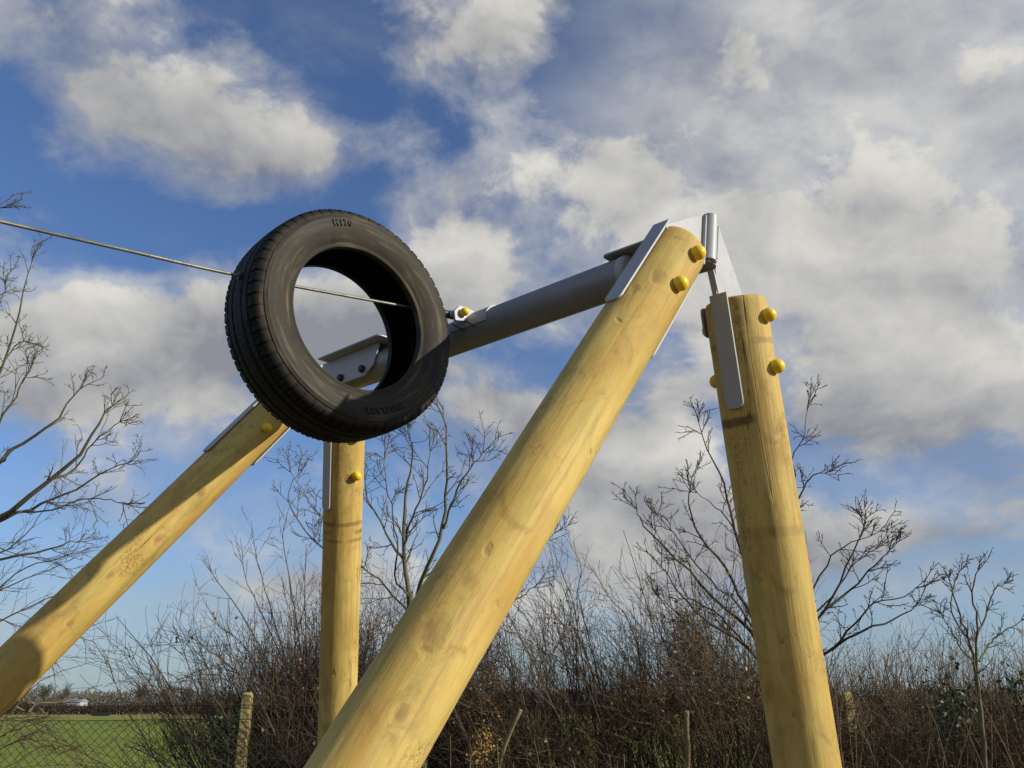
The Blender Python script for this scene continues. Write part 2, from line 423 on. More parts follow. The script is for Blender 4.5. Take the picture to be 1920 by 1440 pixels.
CAPP = [(.0195, 0), (.0215, .004), (.0235, .011), (.0235, .018), (.0215, .026), (.0165, .033), (.0095, .0375), (.0035, .039)]
def cap(loc, dirn, parent, s=.83):
    z = Vector(dirn).normalized()
    return lathe('bolt_cap', [(r*s, h*s) for r, h in CAPP], frame(loc, z, (0, 0, 1) if abs(z.z) < .9 else (1, 0, 0)), M_CAP, parent, 24)
def caps_on(key, pix, side=1):
    M = LF[key]
    for (x, y) in pix:
        # height along the leg from the photo, placed on the face turned along the beam
        n_ = M.to_3x3() @ Vector((1, 0, 0))*side
        best = None
        for k in range(2, 140):
            z = -k*.005; p = M @ Vector((side*(RL+.018), 0, z))
            u = cam_px(p); dd = (u[0]-x)**2*.3+(u[1]-y)**2
            if best is None or dd < best[0]: best = (dd, z)
        cap(M @ Vector((side*(RL-.003), 0, best[1])), n_, LF[key+'o'])
def cam_px(p):
    r = p-Vector((0, 0, EYE)); d = r.y*CP+r.z*SP; u = -r.y*SP+r.z*CP
    return (960+FPX*r.x/d, 720-FPX*u/d)
caps_on('A', [(1300, 470), (1267, 528)]); caps_on('B', [(1427, 590), (1443, 687)])
caps_on('B', [(1327, 622), (1342, 715)], -1)
caps_on('C', [(500, 801)]); caps_on('D', [(663, 893)])
caps_on('C', [(560, 770)]); caps_on('D', [(661, 820)])

# steel heads: pipe, gussets let into the pole tops, flange bars down both sides of each pole
def bar_on(key, side, z0, z1, wd, parent, th=.006, r=.02, bulge=0):
    """flat bar lying on the pole on its +-y side, from z0 (top) down to z1"""
    M = LF[key]; y = side*(RL+.004)
    pts = [(-wd/2, z0), (wd/2, z0), (wd/2, z1), (-wd/2, z1)]
    pts = [M @ Vector((x, y, z)) for x, z in pts]
    pts = rounded(pts, r, 5, which=(2, 3))
    return slab('flange_bar', pts, M.to_3x3() @ Vector((0, 1, 0)), th, M_METAL, parent)
def y_side(key):
    """which sign of the pole frame's y faces the cable side (camera left)"""
    return 1 if (LF[key].to_3x3() @ Vector((0, 1, 0))).dot(Vector((-.7, -.7, 0))) > 0 else -1
PA = LF['A'].translation
# near head
Np = N
near_pt = P(1330, 450, 2.92*S)
pipe_top = on_plane(1331, 408, near_pt, Np); pipe_bot = on_plane(1328, 491, near_pt, Np)
zx = (pipe_top-pipe_bot)
head = lathe('head_bracket', [(.0185, 0), (.0225, 0), (.0225, zx.length), (.0185, zx.length), (.0185, zx.length-.004)], frame(pipe_bot, zx, N), M_METAL, root, 40)
head['label'] = 'near steel head with vertical pipe'
def pl(*pp): return [on_plane(x, y, near_pt, Np) for x, y in pp]
slab('gusset_plate', pl((1246, 421), (1308, 404), (1322, 408), (1319, 489), (1290, 495), (1264, 470)), Np, .006, M_METAL, head)
slab('gusset_plate', pl((1340, 412), (1344, 418), (1398, 575), (1350, 600), (1342, 548), (1340, 500)), Np, .006, M_METAL, head)
# edge strip running from the pipe down to the bar on the upright leg
e0, e1 = on_plane(1335, 506, near_pt, Np), on_plane(1346, 556, near_pt, Np)
slab('edge_strip', [e0-N*.014, e0+N*.006, e1+N*.006, e1-N*.014], (e1-e0).cross(N), .006, M_METAL, head)
# narrow folded edge standing beside the pipe
f0, f1 = on_plane(1317, 406, near_pt, Np), on_plane(1313, 498, near_pt, Np)
slab('edge_strip', [f0-N*.012, f0+N*.014, f1+N*.014, f1-N*.012], (f1-f0).cross(N), .005, M_METAL, head)
# underside box below the pipe
u0 = [on_plane(x, y, pipe_bot-Vector((0, 0, .004)), (0, 0, 1)) for x, y in ((1280, 515), (1300, 494), (1330, 488), (1342, 495), (1343, 503), (1336, 509), (1326, 508), (1308, 513), (1284, 523))]
slab('gusset_plate', u0, (0, 0, 1), .005, M_TUBE, head, 0)
WD = .052
sa, sb = y_side('A'), y_side('B')
bar_on('A', sa, .012, -.335, WD, head); bar_on('A', -sa, -.05, -.36, WD, head)
bar_on('B', sb, .012, -.300, WD, head); bar_on('B', -sb, .0, -.300, WD, head)
# backing plate on the far side of the upright leg
M = LF['B']
slab('backing_plate', rounded([M @ Vector((-RL-.001, y, z)) for y, z in ((-.045, .0), (.045, .0), (.045, -.085), (-.045, -.085))], .02), M.to_3x3() @ Vector((1, 0, 0)), .005, M_METAL, head)

def weld(a_, b_, parent, r=.0028):
    k = 26; q_ = np.array([list(Vector(a_).lerp(Vector(b_), i/(k-1))) for i in range(k)])
    polymesh('weld_bead', [(q_[None], (r*(1+.22*np.sin(np.arange(k)*2.4)))[None], 6)], M_METAL, parent)
weld_jobs = [(on_plane(1319, 412, near_pt, Np)+Np*.004, on_plane(1317, 486, near_pt, Np)+Np*.004), (on_plane(1345, 425, near_pt, Np)+Np*.004, on_plane(1342, 486, near_pt, Np)+Np*.004)]
# far head
far_pt = P(610, 715, 4.36*S)
fp_t, fp_b = on_plane(600, 690, far_pt, N), on_plane(598, 740, far_pt, N)
zx2 = fp_t-fp_b
head2 = lathe('head_bracket', [(.0185, 0), (.0225, 0), (.0225, zx2.length), (.0185, zx2.length), (.0185, zx2.length-.004)], frame(fp_b, zx2, N), M_METAL, root, 40)
head2['label'] = 'far steel head half hidden behind the tyre'
def pf(*pp): return [on_plane(x, y, far_pt, N) for x, y in pp]
slab('gusset_plate', pf((556, 712), (598, 690), (598, 740), (560, 752), (540, 740)), N, .006, M_METAL, head2)
slab('gusset_plate', pf((597, 687), (610, 681), (616, 686), (650, 770), (625, 770), (600, 730)), N, .006, M_METAL, head2)
sc_, sd_ = y_side('C'), y_side('D')
bar_on('C', sc_, .012, -.50, WD, head2); bar_on('C', -sc_, -.02, -.40, WD, head2)
bar_on('D', sd_, .012, -.46, WD, head2); bar_on('D', -sd_, -.0, -.40, WD, head2)

# beam
RT = .0685*S
bz = beam_far-beam_near; BLn = bz.length
BM = frame(beam_near, bz, (0, 0, 1))            # z along the beam away from us, x roughly up
beam = lathe('cross_tube', [(RT-.006, 0), (RT, .0), (RT, BLn), (RT-.006, BLn)], BM, M_TUBE, root, 64)
side = BM.to_3x3() @ Vector((0, 1, 0))
sg = 1 if side.dot(Vector((-.7, -.7, 0))) > 0 else -1   # +-y that faces the cable
def bp(u, v, wz): return BM @ Vector((u, sg*v, wz))     # u up, v towards the cable side, wz along
bdir = bz.normalized(); bup = BM.to_3x3() @ Vector((1, 0, 0)); bside = side*sg
# near shoe: web plate and top flange joining the tube to the head
slab('shoe_web', rounded([bp(.058, 0, .20), bp(.058, 0, -.14), bp(-.045, 0, -.14), bp(-.045, 0, .02), bp(.03, 0, .06)], .02, 4, (0,)), bside, .006, M_METAL, head)
slab('shoe_flange', rounded([bp(.062, -.05, .075), bp(.062, .05, .075), bp(.062, .04, -.14), bp(.062, -.04, -.14)], .02, 5, (0, 1)), bup, .006, M_METAL, head)
lathe('end_cap', [(RT*.3, -.004), (RT*.92, -.003), (RT+.0015, .002), (RT+.0015, .02)], BM, M_METAL, head, 48)
# far shoe: bolted side plate with two dark bolts
L = BLn
slab('shoe_web', rounded([bp(.062, RT+.004, L-.33), bp(.062, RT+.004, L+.05), bp(-.03, RT+.004, L+.05), bp(-.052, RT+.004, L-.02), bp(-.052, RT+.004, L-.25), bp(-.02, RT+.004, L-.30)], .02, 4, (0,)), bside, .006, M_METAL, head2)
slab('shoe_flange', rounded([bp(.066, RT+.05, L-.38), bp(.066, -.02, L-.38), bp(.066, -.02, L+.02), bp(.066, RT+.05, L+.02)], .025, 5, (0, 1)), bup, .006, M_METAL, head2)
BOLTP = [(.0145, 0), (.0145, .010), (.011, .015), (.004, .017)]
for (bx, by) in ((640, 709), (680, 692)):
    p = on_plane(bx, by, bp(0, RT+.008, L), bside)
    lathe('bolt', BOLTP, frame(p, bside, bup), M_BOLT, head2, 20)
# clamp saddle in the middle of the tube carrying the cable lug
wm = None
for k in range(400):
    z = k*.005; x = cam_px(BM @ Vector((RT*.6, sg*RT*.6, z)))[0]
    if x < 893: wm = z; break
vs, fs = [], []
sadd = []
for zi in (wm-.075, wm+.10):
    for k in range(17):
        a = math.radians(-62+k*(150/16)+10); rr_ = RT+.005
        vs.append(bp(rr_*math.cos(a), rr_*math.sin(a), zi))
        vs.append(bp((RT-.002)*math.cos(a), (RT-.002)*math.sin(a), zi))
for k in range(16):
    a, b_ = 2*k, 2*k+2
    fs += [[a, b_, 34+b_, 34+a], [a+1, 34+a+1, 34+b_+1, b_+1], [a, a+1, b_+1, b_], [34+a, 34+b_, 34+b_+1, 34+a+1]]
fs += [[0, 34, 35, 1], [32, 33, 67, 66]]
obj('clamp_saddle', vs, fs, M_METAL, beam, smooth=False)
# lug: plate standing across the tube, facing along the beam
lug_pt = bp(0, RT, wm+.02)
def lg_(*pp): return [on_plane(x, y, lug_pt, N) for x, y in pp]
slab('cable_lug', rounded(lg_((850, 583), (860, 573), (874, 577), (895, 589), (884, 604), (852, 601)), .006), N, .010, M_METAL, beam)
cp_ = on_plane(865, 587, lug_pt, N)
lathe('bolt_cap', [(r*.62, h*.72) for r, h in CAPP], frame(cp_+N*.004, N, (0, 0, 1)), M_CAP, beam, 24)
lathe('washer', [(.008, 0), (.0165, 0), (.0165, .003), (.008, .003)], frame(cp_+N*.0045, N, (0, 0, 1)), M_SHINY, beam, 24)
for (x, y, x2, y2) in ((870, 599, 891, 613), (846, 607, 872, 621)):
    a_ = on_plane(x, y, bp(0, RT+.007, wm), bside); b_ = on_plane(x2, y2, bp(0, RT+.007, wm), bside)
    d_ = (b_-a_).normalized(); e_ = bside.cross(d_)*.0016
    slab('clamp_strap', [a_-e_, a_+e_, b_+e_, b_-e_], bside, .003, M_BOLT, beam, 0)

# ------------------------------------------------------------------ numpy tubes
def polymesh(name, groups, mat, parent=None, M=None, smooth=True, extra=None):
    """groups: list of (pts (n,k,3), radii (n,k), sides); one mesh"""
    V, Fq, Ft, off = [], [], [], 0
    for pts, rad, s in groups:
        n, k, _ = pts.shape
        if n == 0: continue
        t = np.empty_like(pts); t[:, 1:-1] = pts[:, 2:]-pts[:, :-2]; t[:, 0] = pts[:, 1]-pts[:, 0]; t[:, -1] = pts[:, -1]-pts[:, -2]
        t /= np.linalg.norm(t, axis=2, keepdims=True)+1e-9
        ref = np.zeros((n, 1, 3)); ref[:, 0, 2] = 1
        m0 = t.mean(axis=1, keepdims=True); flat_ = np.abs(m0[..., 2:]) > .85*np.linalg.norm(m0, axis=2, keepdims=True)
        ref = np.where(flat_, np.array([1., 0, 0]), ref)
        u = np.cross(t, np.broadcast_to(ref, t.shape)); u /= np.linalg.norm(u, axis=2, keepdims=True)+1e-9
        v = np.cross(t, u)
        ang = np.arange(s)*2*np.pi/s
        ring = pts[:, :, None, :]+rad[:, :, None, None]*(np.cos(ang)[None, None, :, None]*u[:, :, None, :]+np.sin(ang)[None, None, :, None]*v[:, :, None, :])
        V.append(ring.reshape(-1, 3))
        base = off+(np.arange(n)*k*s)[:, None, None]+(np.arange(k-1)*s)[None, :, None]
        i = np.arange(s)[None, None, :]; i2 = (i+1) % s
        f = np.stack([base+i, base+i2, base+s+i2, base+s+i], axis=-1).reshape(-1, 4)
        Fq.append(f); off += n*k*s
    V = np.concatenate(V); F = np.concatenate(Fq)
    if extra is not None:
        ev, ef = extra; F = np.concatenate([F, ef+len(V)]); V = np.concatenate([V, ev])
    return rawmesh(name, V, F, mat, parent, M, smooth)
def rawmesh(name, V, F, mat, parent=None, M=None, smooth=True):
    me = bpy.data.meshes.new(name)
    me.vertices.add(len(V)); me.vertices.foreach_set('co', np.ascontiguousarray(V, dtype=np.float32).ravel())
    me.loops.add(F.size); me.loops.foreach_set('vertex_index', np.ascontiguousarray(F, dtype=np.int32).ravel())
    me.polygons.add(len(F)); me.polygons.foreach_set('loop_start', np.arange(0, F.size, F.shape[1], dtype=np.int32))
    me.polygons.foreach_set('loop_total', np.full(len(F), F.shape[1], dtype=np.int32))
    if smooth: me.polygons.foreach_set('use_smooth', np.ones(len(F), dtype=bool))
    me.update(); me.validate()
    me.materials.append(mat)
    o = bpy.data.objects.new(name, me)
    M = M if M is not None else (WM[parent.name] if parent is not None else Matrix.Identity(4))
    if M != Matrix.Identity(4): me.transform(M.inverted())
    return link(o, parent, M)
def nrm(a): return a/(np.linalg.norm(a, axis=-1, keepdims=True)+1e-9)
def grow(start, dirn, length, r0, r1, k, wig, trop=(0, 0, 0), g=rng):
    n = len(start); pts = np.empty((n, k+1, 3)); pts[:, 0] = start; d = nrm(dirn.copy())
    trop = np.asarray(trop)
    for i in range(k):
        d = nrm(d+g.normal(0, wig, (n, 3))+trop)
        pts[:, i+1] = pts[:, i]+d*(length/k)[:, None]
    tt = np.linspace(0, 1, k+1)[None, :]
    rad = r0[:, None]*(1-tt)+r1[:, None]*tt
    return pts, rad
def spawn(pts, rad, per, tmin, tmax, ang, angsd, g=rng):
    """children starting points on each parent: start, direction, radius there, t"""
    n, k, _ = pts.shape
    idx = np.repeat(np.arange(n), per); t = g.uniform(tmin, tmax, len(idx))
    f = t*(k-1); i0 = np.clip(f.astype(int), 0, k-2); fr = (f-i0)[:, None]
    a = pts[idx, i0]; b = pts[idx, i0+1]; st = a*(1-fr)+b*fr; tan = nrm(b-a)
    rr = rad[idx, i0]*(1-fr[:, 0])+rad[idx, i0+1]*fr[:, 0]
    pr = nrm(np.cross(tan, g.normal(0, 1, (len(idx), 3))))
    al = g.normal(ang, angsd, len(idx))[:, None]
    return st, np.cos(al)*tan+np.sin(al)*pr, rr, t, idx
def catmull(P_, m):
    P_ = np.asarray(P_, float); P2 = np.vstack([2*P_[0]-P_[1], P_, 2*P_[-1]-P_[-2]]); outp = []
    seg = len(P_)-1
    for q_ in np.linspace(0, seg, m):
        i = min(int(q_), seg-1); t = q_-i; p0, p1, p2, p3 = P2[i:i+4]
        outp.append(.5*((2*p1)+(-p0+p2)*t+(2*p0-5*p1+4*p2-p3)*t*t+(-p0+3*p1-3*p2+p3)*t**3))
    return np.array(outp)

for a_, b_ in weld_jobs: weld(a_, b_, head)
# ------------------------------------------------------------------ cable
mR, nR, bR = material('galvanised_wire_rope')
tcn = nR.node('ShaderNodeTexCoord').outputs['Object']
nR.put(bR.inputs['Base Color'], nR.mix(nR.range(nR.noise(tcn, 30, 4, .6), .35, .65), c4(.15, .15, .12), c4(.22, .22, .175)))
bR.inputs['Metallic'].default_value = .5; bR.inputs['Roughness'].default_value = .5
CAB = [(-900, 190, 1.75), (-400, 318, 2.07), (0, 415, 2.46), (240, 470, 2.66), (430, 513, 2.89), (640, 553, 3.16), (853, 591, 3.49)]
cpts = catmull([P(x, y, d*S) for x, y, d in CAB], 400)
# extend the rope onwards to the far station outside the picture
d0 = cpts[0]-cpts[8]; d0 /= np.linalg.norm(d0)
ext = np.array([cpts[0]+d0*(12-12*i/40)+np.array([0, 0, -.02*((40-i)/40)]) for i in range(40)])
cpts = np.vstack([ext, cpts])
strands = []
cl = np.concatenate([[0], np.cumsum(np.linalg.norm(np.diff(cpts, axis=0), axis=1))])
fine_l = np.arange(cl[len(ext)+60]-.0, cl[-1], .006)
core = np.stack([np.interp(np.arange(0, cl[-1], .02), cl, cpts[:, i]) for i in range(3)], 1)
fin = np.stack([np.interp(fine_l, cl, cpts[:, i]) for i in range(3)], 1)
tt = nrm(np.gradient(fin, axis=0)); uu = nrm(np.cross(tt, [0, 0, 1.])); vv = np.cross(tt, uu)
RC = .0050
for s_ in range(6):
    ph = fine_l/.075*2*math.pi+s_*math.pi/3
    strands.append(fin+RC*.62*(np.cos(ph)[:, None]*uu+np.sin(ph)[:, None]*vv))
cable = polymesh('steel_cable', [(core[None], np.full((1, len(core)), RC*.915), 10), (np.array(strands), np.full((6, len(fin)), RC*.31), 6)], mR)
tag(cable, 'thin grey twisted steel cable threaded through the black tyre', 'cable')
# eye and clevis at its end
clev = polymesh('cable_clevis', [(cpts[-14:, :][None]*1.0, np.full((1, 14), .0125), 14)], M_BOLT, cable)
e_c = Vector(cpts[-1]); t_c = (Vector(cpts[-1])-Vector(cpts[-4])).normalized()
lathe('clevis_pin', [(.006, -.018), (.011, -.018), (.011, .018), (.006, .018)], frame(e_c, N, t_c), M_BOLT, cable, 18)
for s_ in (-1, 1):
    a_ = e_c+N*.012*s_
    slab('clevis_cheek', rounded([a_-t_c*.03+Vector((0, 0, .012)), a_+t_c*.045+Vector((0, 0, .011)), a_+t_c*.045-Vector((0, 0, .011)), a_-t_c*.03-Vector((0, 0, .012))], .008), N, .004, M_SHINY, cable)

# ------------------------------------------------------------------ tyre
TC = P(646, 612, 3.17*S)
t_ax = (Vector((N.x, N.y, 0)).normalized()*1.0)
rot = Matrix.Rotation(math.radians(-2), 3, 'Z'); t_ax = rot @ t_ax
TM = frame(TC, t_ax, (0, 0, 1))              # z = axis towards us, x = up
m, n, b = material('black_tyre_rubber')
tcn = n.node('ShaderNodeTexCoord').outputs['Object']
sx = n.node('ShaderNodeSeparateXYZ'); n.l.new(tcn, sx.inputs[0])
rad = n.m('SQRT', n.m('ADD', n.m('POWER', sx.outputs[0], 2), n.m('POWER', sx.outputs[1], 2)))
a1 = n.noise(tcn, 7, 7, .62); a2 = n.noise(tcn, 45, 5, .6)
dust = n.m('MULTIPLY', n.range(rad, .345, .315), n.range(a1, .22, .62))
dust = n.m('MULTIPLY', dust, n.range(sx.outputs[2], .05, .10))
c = n.mix(n.m('MULTIPLY', dust, .85), c4(.008, .0078, .0075), c4(.050, .041, .026))
c = n.mix(n.m('MULTIPLY', n.range(a2, .5, .72), .4), c, c4(.03, .026, .022))
# dried run marks spreading round the wall
pol = n.node('ShaderNodeCombineXYZ', inp={0: n.m('MULTIPLY', n.m('ARCTAN2', sx.outputs[0], sx.outputs[1]), 1.2), 1: n.m('MULTIPLY', rad, 40), 2: sx.outputs[2]}).outputs[0]
a3 = n.noise(pol, 1.6, 5, .6)
c = n.mix(n.m('MULTIPLY', n.m('MULTIPLY', n.range(a3, .50, .72), dust), .8), c, c4(.15, .115, .07))
n.put(b.inputs['Base Color'], c); n.put(b.inputs['Roughness'], n.range(a1, .3, .7, .55, .75))
b.inputs['Specular IOR Level'].default_value = .22
bump(n, b, n.m('ADD', n.m('MULTIPLY', a2, .4), n.m('MULTIPLY', n.m('PINGPONG', n.m('MULTIPLY', rad, 260), .5), n.range(rad, .31, .30, 0.0, .25))), .25, .0025)
M_TYRE = m
R0 = .350
# (axial, radius, kind): kind 0 plain, 1 shoulder notched, 2 groove floor, 3 tread rib
outer = [(.066, .2235, 0), (.080, .2215, 0), (.0875, .2235, 0), (.0895, .228, 0), (.088, .234, 0), (.0905, .240, 0), (.0925, .2425, 0), (.098, .258, 0), (.1035, .272, 0), (.1065, .286, 0), (.1065, .300, 0),
         (.1045, .308, 0), (.1050, .3095, 0), (.1045, .311, 0), (.102, .318, 0), (.1015, .3195, 0), (.0985, .3205, 0), (.0975, .327, 1), (.0935, .335, 1), (.0885, .3415, 1), (.083, .3455, 1), (.062, .3478, 1), (.0605, .3478, 3),
         (.0590, .3435, 2), (.0545, .3435, 2), (.0525, .3488, 3), (.030, .3497, 3), (.0285, .3445, 2), (.0235, .3445, 2), (.021, .350, 3), (.0, .3505, 3)]
mirror = [(-a, r, k) for a, r, k in outer[:-1]][::-1]
inner = [(-.072, .229, 0), (-.086, .262, 0), (-.092, .29, 0), (-.084, .318, 0), (-.06, .331, 0), (0, .336, 0), (.06, .331, 0), (.084, .318, 0), (.092, .29, 0), (.086, .262, 0), (.072, .229, 0)]
prof = outer+mirror+inner
NA = 420
vs, fs = [], []
for j, (a, r, k) in enumerate(prof):
    for i in range(NA):
        rr_ = r
        if k == 1:
            if i % 7 == 0: rr_ -= .0058
            elif i % 7 == 3 and r > .343: rr_ -= .002
        if k == 3 and abs(a) < .056:
            if (i+int(abs(a)*150)) % 7 == 0: rr_ -= .0022
        th = 2*math.pi*i/NA + (0.0 if k != 3 else .0)
        vs.append((rr_*math.cos(th), rr_*math.sin(th), a))
K = len(prof)
for j in range(K):
    j2 = (j+1) % K
    for i in range(NA):
        i2 = (i+1) % NA; fs.append([j*NA+i, j2*NA+i, j2*NA+i2, j*NA+i2])
tyre = rawmesh('tyre', np.array(vs), np.array(fs), M_TYRE, None, Matrix.Identity(4), True)
bm = bmesh.new(); bm.from_mesh(tyre.data); bmesh.ops.recalc_face_normals(bm, faces=bm.faces)
for e in bm.edges:
    if len(e.link_faces) == 2 and e.calc_face_angle(0) > math.radians(35): e.smooth = False
bm.to_mesh(tyre.data); bm.free()
WM[tyre.name] = TM; l_, r_, s_ = TM.decompose(); tyre.location = l_; tyre.rotation_quaternion = r_
tag(tyre, 'worn black car tyre threaded on the cable as a stop', 'tyre')
def wall(r):
    """height of the front side wall at radius r"""
    pr = sorted([(q_[1], q_[0]) for q_ in outer[5:17]]); return float(np.interp(r, [p[0] for p in pr], [p[1] for p in pr]))
def lettering(txt, r_base, size, mid_ang, name='raised_lettering', extr=.0030):
    cu = bpy.data.curves.new('txt', 'FONT'); cu.body = txt; cu.size = size; cu.align_x = 'CENTER'; cu.offset = size*.05; cu.resolution_u = 3; cu.space_character = 1.25
    to = bpy.data.objects.new('txt', cu); COL.objects.link(to)
    bpy.context.view_layer.update()
    me = bpy.data.meshes.new_from_object(to.evaluated_get(bpy.context.evaluated_depsgraph_get()))
    bpy.data.objects.remove(to)
    bm = bmesh.new(); bm.from_mesh(me)
    bmesh.ops.triangulate(bm, faces=bm.faces)
    bmesh.ops.subdivide_edges(bm, edges=[e for e in bm.edges if e.calc_length() > size*.25], cuts=2)
    ext_ = bmesh.ops.extrude_face_region(bm, geom=list(bm.faces))
    tops = {v for v in ext_['geom'] if isinstance(v, bmesh.types.BMVert)}
    for v in bm.verts:
        rr_ = r_base+v.co.y; a = mid_ang-v.co.x/(r_base+size*.35)   # clockwise for one who looks at the wall
        z = wall(rr_)+(extr if v in tops else -.001)
        v.co = Vector((rr_*math.cos(a), rr_*math.sin(a), z))
    bmesh.ops.recalc_face_normals(bm, faces=bm.faces)
    m2 = bpy.data.meshes.new(name); bm.to_mesh(m2); bm.free(); m2.materials.append(M_LET)
    return link(bpy.data.objects.new(name, m2), tyre, TM)
M_LET = mat_simple('raised_rubber', (.006, .0055, .005), (.011, .0095, .008), 60, .6)
def ang_of(px, py):
    p = TM.inverted() @ on_plane(px, py, TC+t_ax*.1, t_ax); return math.atan2(p.y, p.x), math.hypot(p.x, p.y)
if __name__:
    a_, r_ = ang_of(641, 424); lettering('H170', .284, .026, a_)
    a_, r_ = ang_of(722, 772); lettering('WESTLAKE', .281, .025, a_)

# sleeves where the rope goes through the tread
TMi = TM.inverted()
cr = [TMi @ Vector(p) for p in cpts]
for i in range(1, len(cr)):
    ra, rb = math.hypot(cr[i-1].x, cr[i-1].y), math.hypot(cr[i].x, cr[i].y)
    if (ra-.350)*(rb-.350) < 0:
        c0 = Vector(cpts[i]); zz_ = Vector(cpts[i])-Vector(cpts[i-1])
        if ra < rb: zz_ = -zz_
        lathe('rope_sleeve', [(.0062, -.004), (.0125, -.004), (.0125, .012), (.0062, .012)], frame(c0-zz_.normalized()*.004, zz_, (0, 0, 1)), M_BOLT, tyre, 18)
# ------------------------------------------------------------------ bark, trees
def mat_bark(name, c1, c2, c3=None):
    m, n, b = material(name); tcn = n.node('ShaderNodeTexCoord').outputs['Object']
    a = n.noise(tcn, 3.2, 5, .6); a2 = n.noise(tcn, 45, 4, .6)
    c = n.mix(n.range(a, .35, .65), c4(*c1), c4(*c2))
    c = n.mix(n.m('MULTIPLY', n.range(a2, .45, .7), .5), c, c4(*(c3 or [x*.45 for x in c1])))
    n.put(b.inputs['Base Color'], c); b.inputs['Roughness'].default_value = .85; b.inputs['Specular IOR Level'].default_value = .2
    bump(n, b, a2, .4, .004)
    return m
B_GREY = mat_bark('grey_green_bark', (.115, .10, .062), (.17, .155, .095))
B_DARK = mat_bark('dark_bark', (.07, .052, .037), (.11, .085, .058))
B_RED = mat_bark('red_brown_twigs', (.10, .055, .034), (.15, .092, .055))
B_TAN = mat_bark('tan_dry_stems', (.24, .19, .10), (.16, .12, .07))
B_MIX = mat_bark('hedge_bark', (.12, .078, .046), (.17, .13, .075), (.038, .024, .016))

def tree(name, label, cat, base, limbs, d0, mat, seed, twigN=(7, 6, 3), twig_len=(.55, .22, .09), up=.05, group=None, trunk_r=.06, spread=.35, twig_ang=.75, rmin=.0022, k2=6):
    """limbs: list of (list of (px, py[, dd]), r0, r1). The first is the trunk."""
    g = np.random.default_rng(seed)
    rt = empty(name, base); tag(rt, label, cat, group)
    allp, allr = [], []
    for li, (pp, r0, r1) in enumerate(limbs):
        pts = catmull([P(q_[0], q_[1], d0+(q_[2] if len(q_) > 2 else 0)) for q_ in pp] if li or len(pp[0]) != 1 else pp, 15)
        L_ = np.linalg.norm(pts[-1]-pts[0])
        nz = g.normal(0, min(L_, 1.2)*(.007 if li else .002), pts.shape); nz[0] = 0; pts = pts+nz
        rad_ = np.linspace(r0, r1, 15)
        polymesh('trunk' if li == 0 else 'limb', [(pts[None], rad_[None], 8)], mat, rt)
        if li: allp.append(pts); allr.append(rad_)
    Pm = np.array(allp); Rm = np.array(allr)
    tr = (0, 0, up)
    st, d, rr_, t, ix = spawn(Pm, Rm, twigN[0], .12, 1.0, twig_ang, .18, g)
    n_ = len(st)
    L1 = twig_len[0]*g.uniform(.45, 1.1, n_)*(1.1-.6*t)
    p1, r1_ = grow(st, d, L1, np.maximum(rr_*.55, rmin*1.5), np.full(n_, rmin), k2, .12, tr, g)
    # continue each limb's tip as a fork
    tips = Pm[:, -1]; td = nrm(Pm[:, -1]-Pm[:, -3]); tn = len(tips)
    tp, trr = grow(np.repeat(tips, 3, 0), np.repeat(td, 3, 0)+g.normal(0, .35, (tn*3, 3)), g.uniform(.3, .7, tn*3)*twig_len[0], np.full(tn*3, .004), np.full(tn*3, rmin), k2, .12, tr, g)
    p1 = np.concatenate([p1, tp]); r1_ = np.concatenate([r1_, trr])
    st, d, rr_, t, ix = spawn(p1, r1_, twigN[1], .15, 1.0, .72, .2, g)
    n_ = len(st); L2 = twig_len[1]*g.uniform(.35, 1.15, n_)
    p2, r2_ = grow(st, d, L2, np.maximum(rr_*.7, rmin), np.full(n_, rmin*.85), 4, .16, tr, g)
    st, d, rr_, t, ix = spawn(p2, r2_, twigN[2], .4, 1.0, .7, .2, g)
    n_ = len(st); L3 = twig_len[2]*g.uniform(.3, 1.1, n_)
    p3, r3_ = grow(st, d, L3, np.full(n_, rmin*.75), np.full(n_, rmin*.75), 2, .2, tr, g)
    tw = polymesh('twigs', [(p1, r1_, 5), (p2, r2_, 4), (p3, r3_, 3)], mat, rt); tw['kind'] = 'stuff'
    return rt

D3 = 7.6
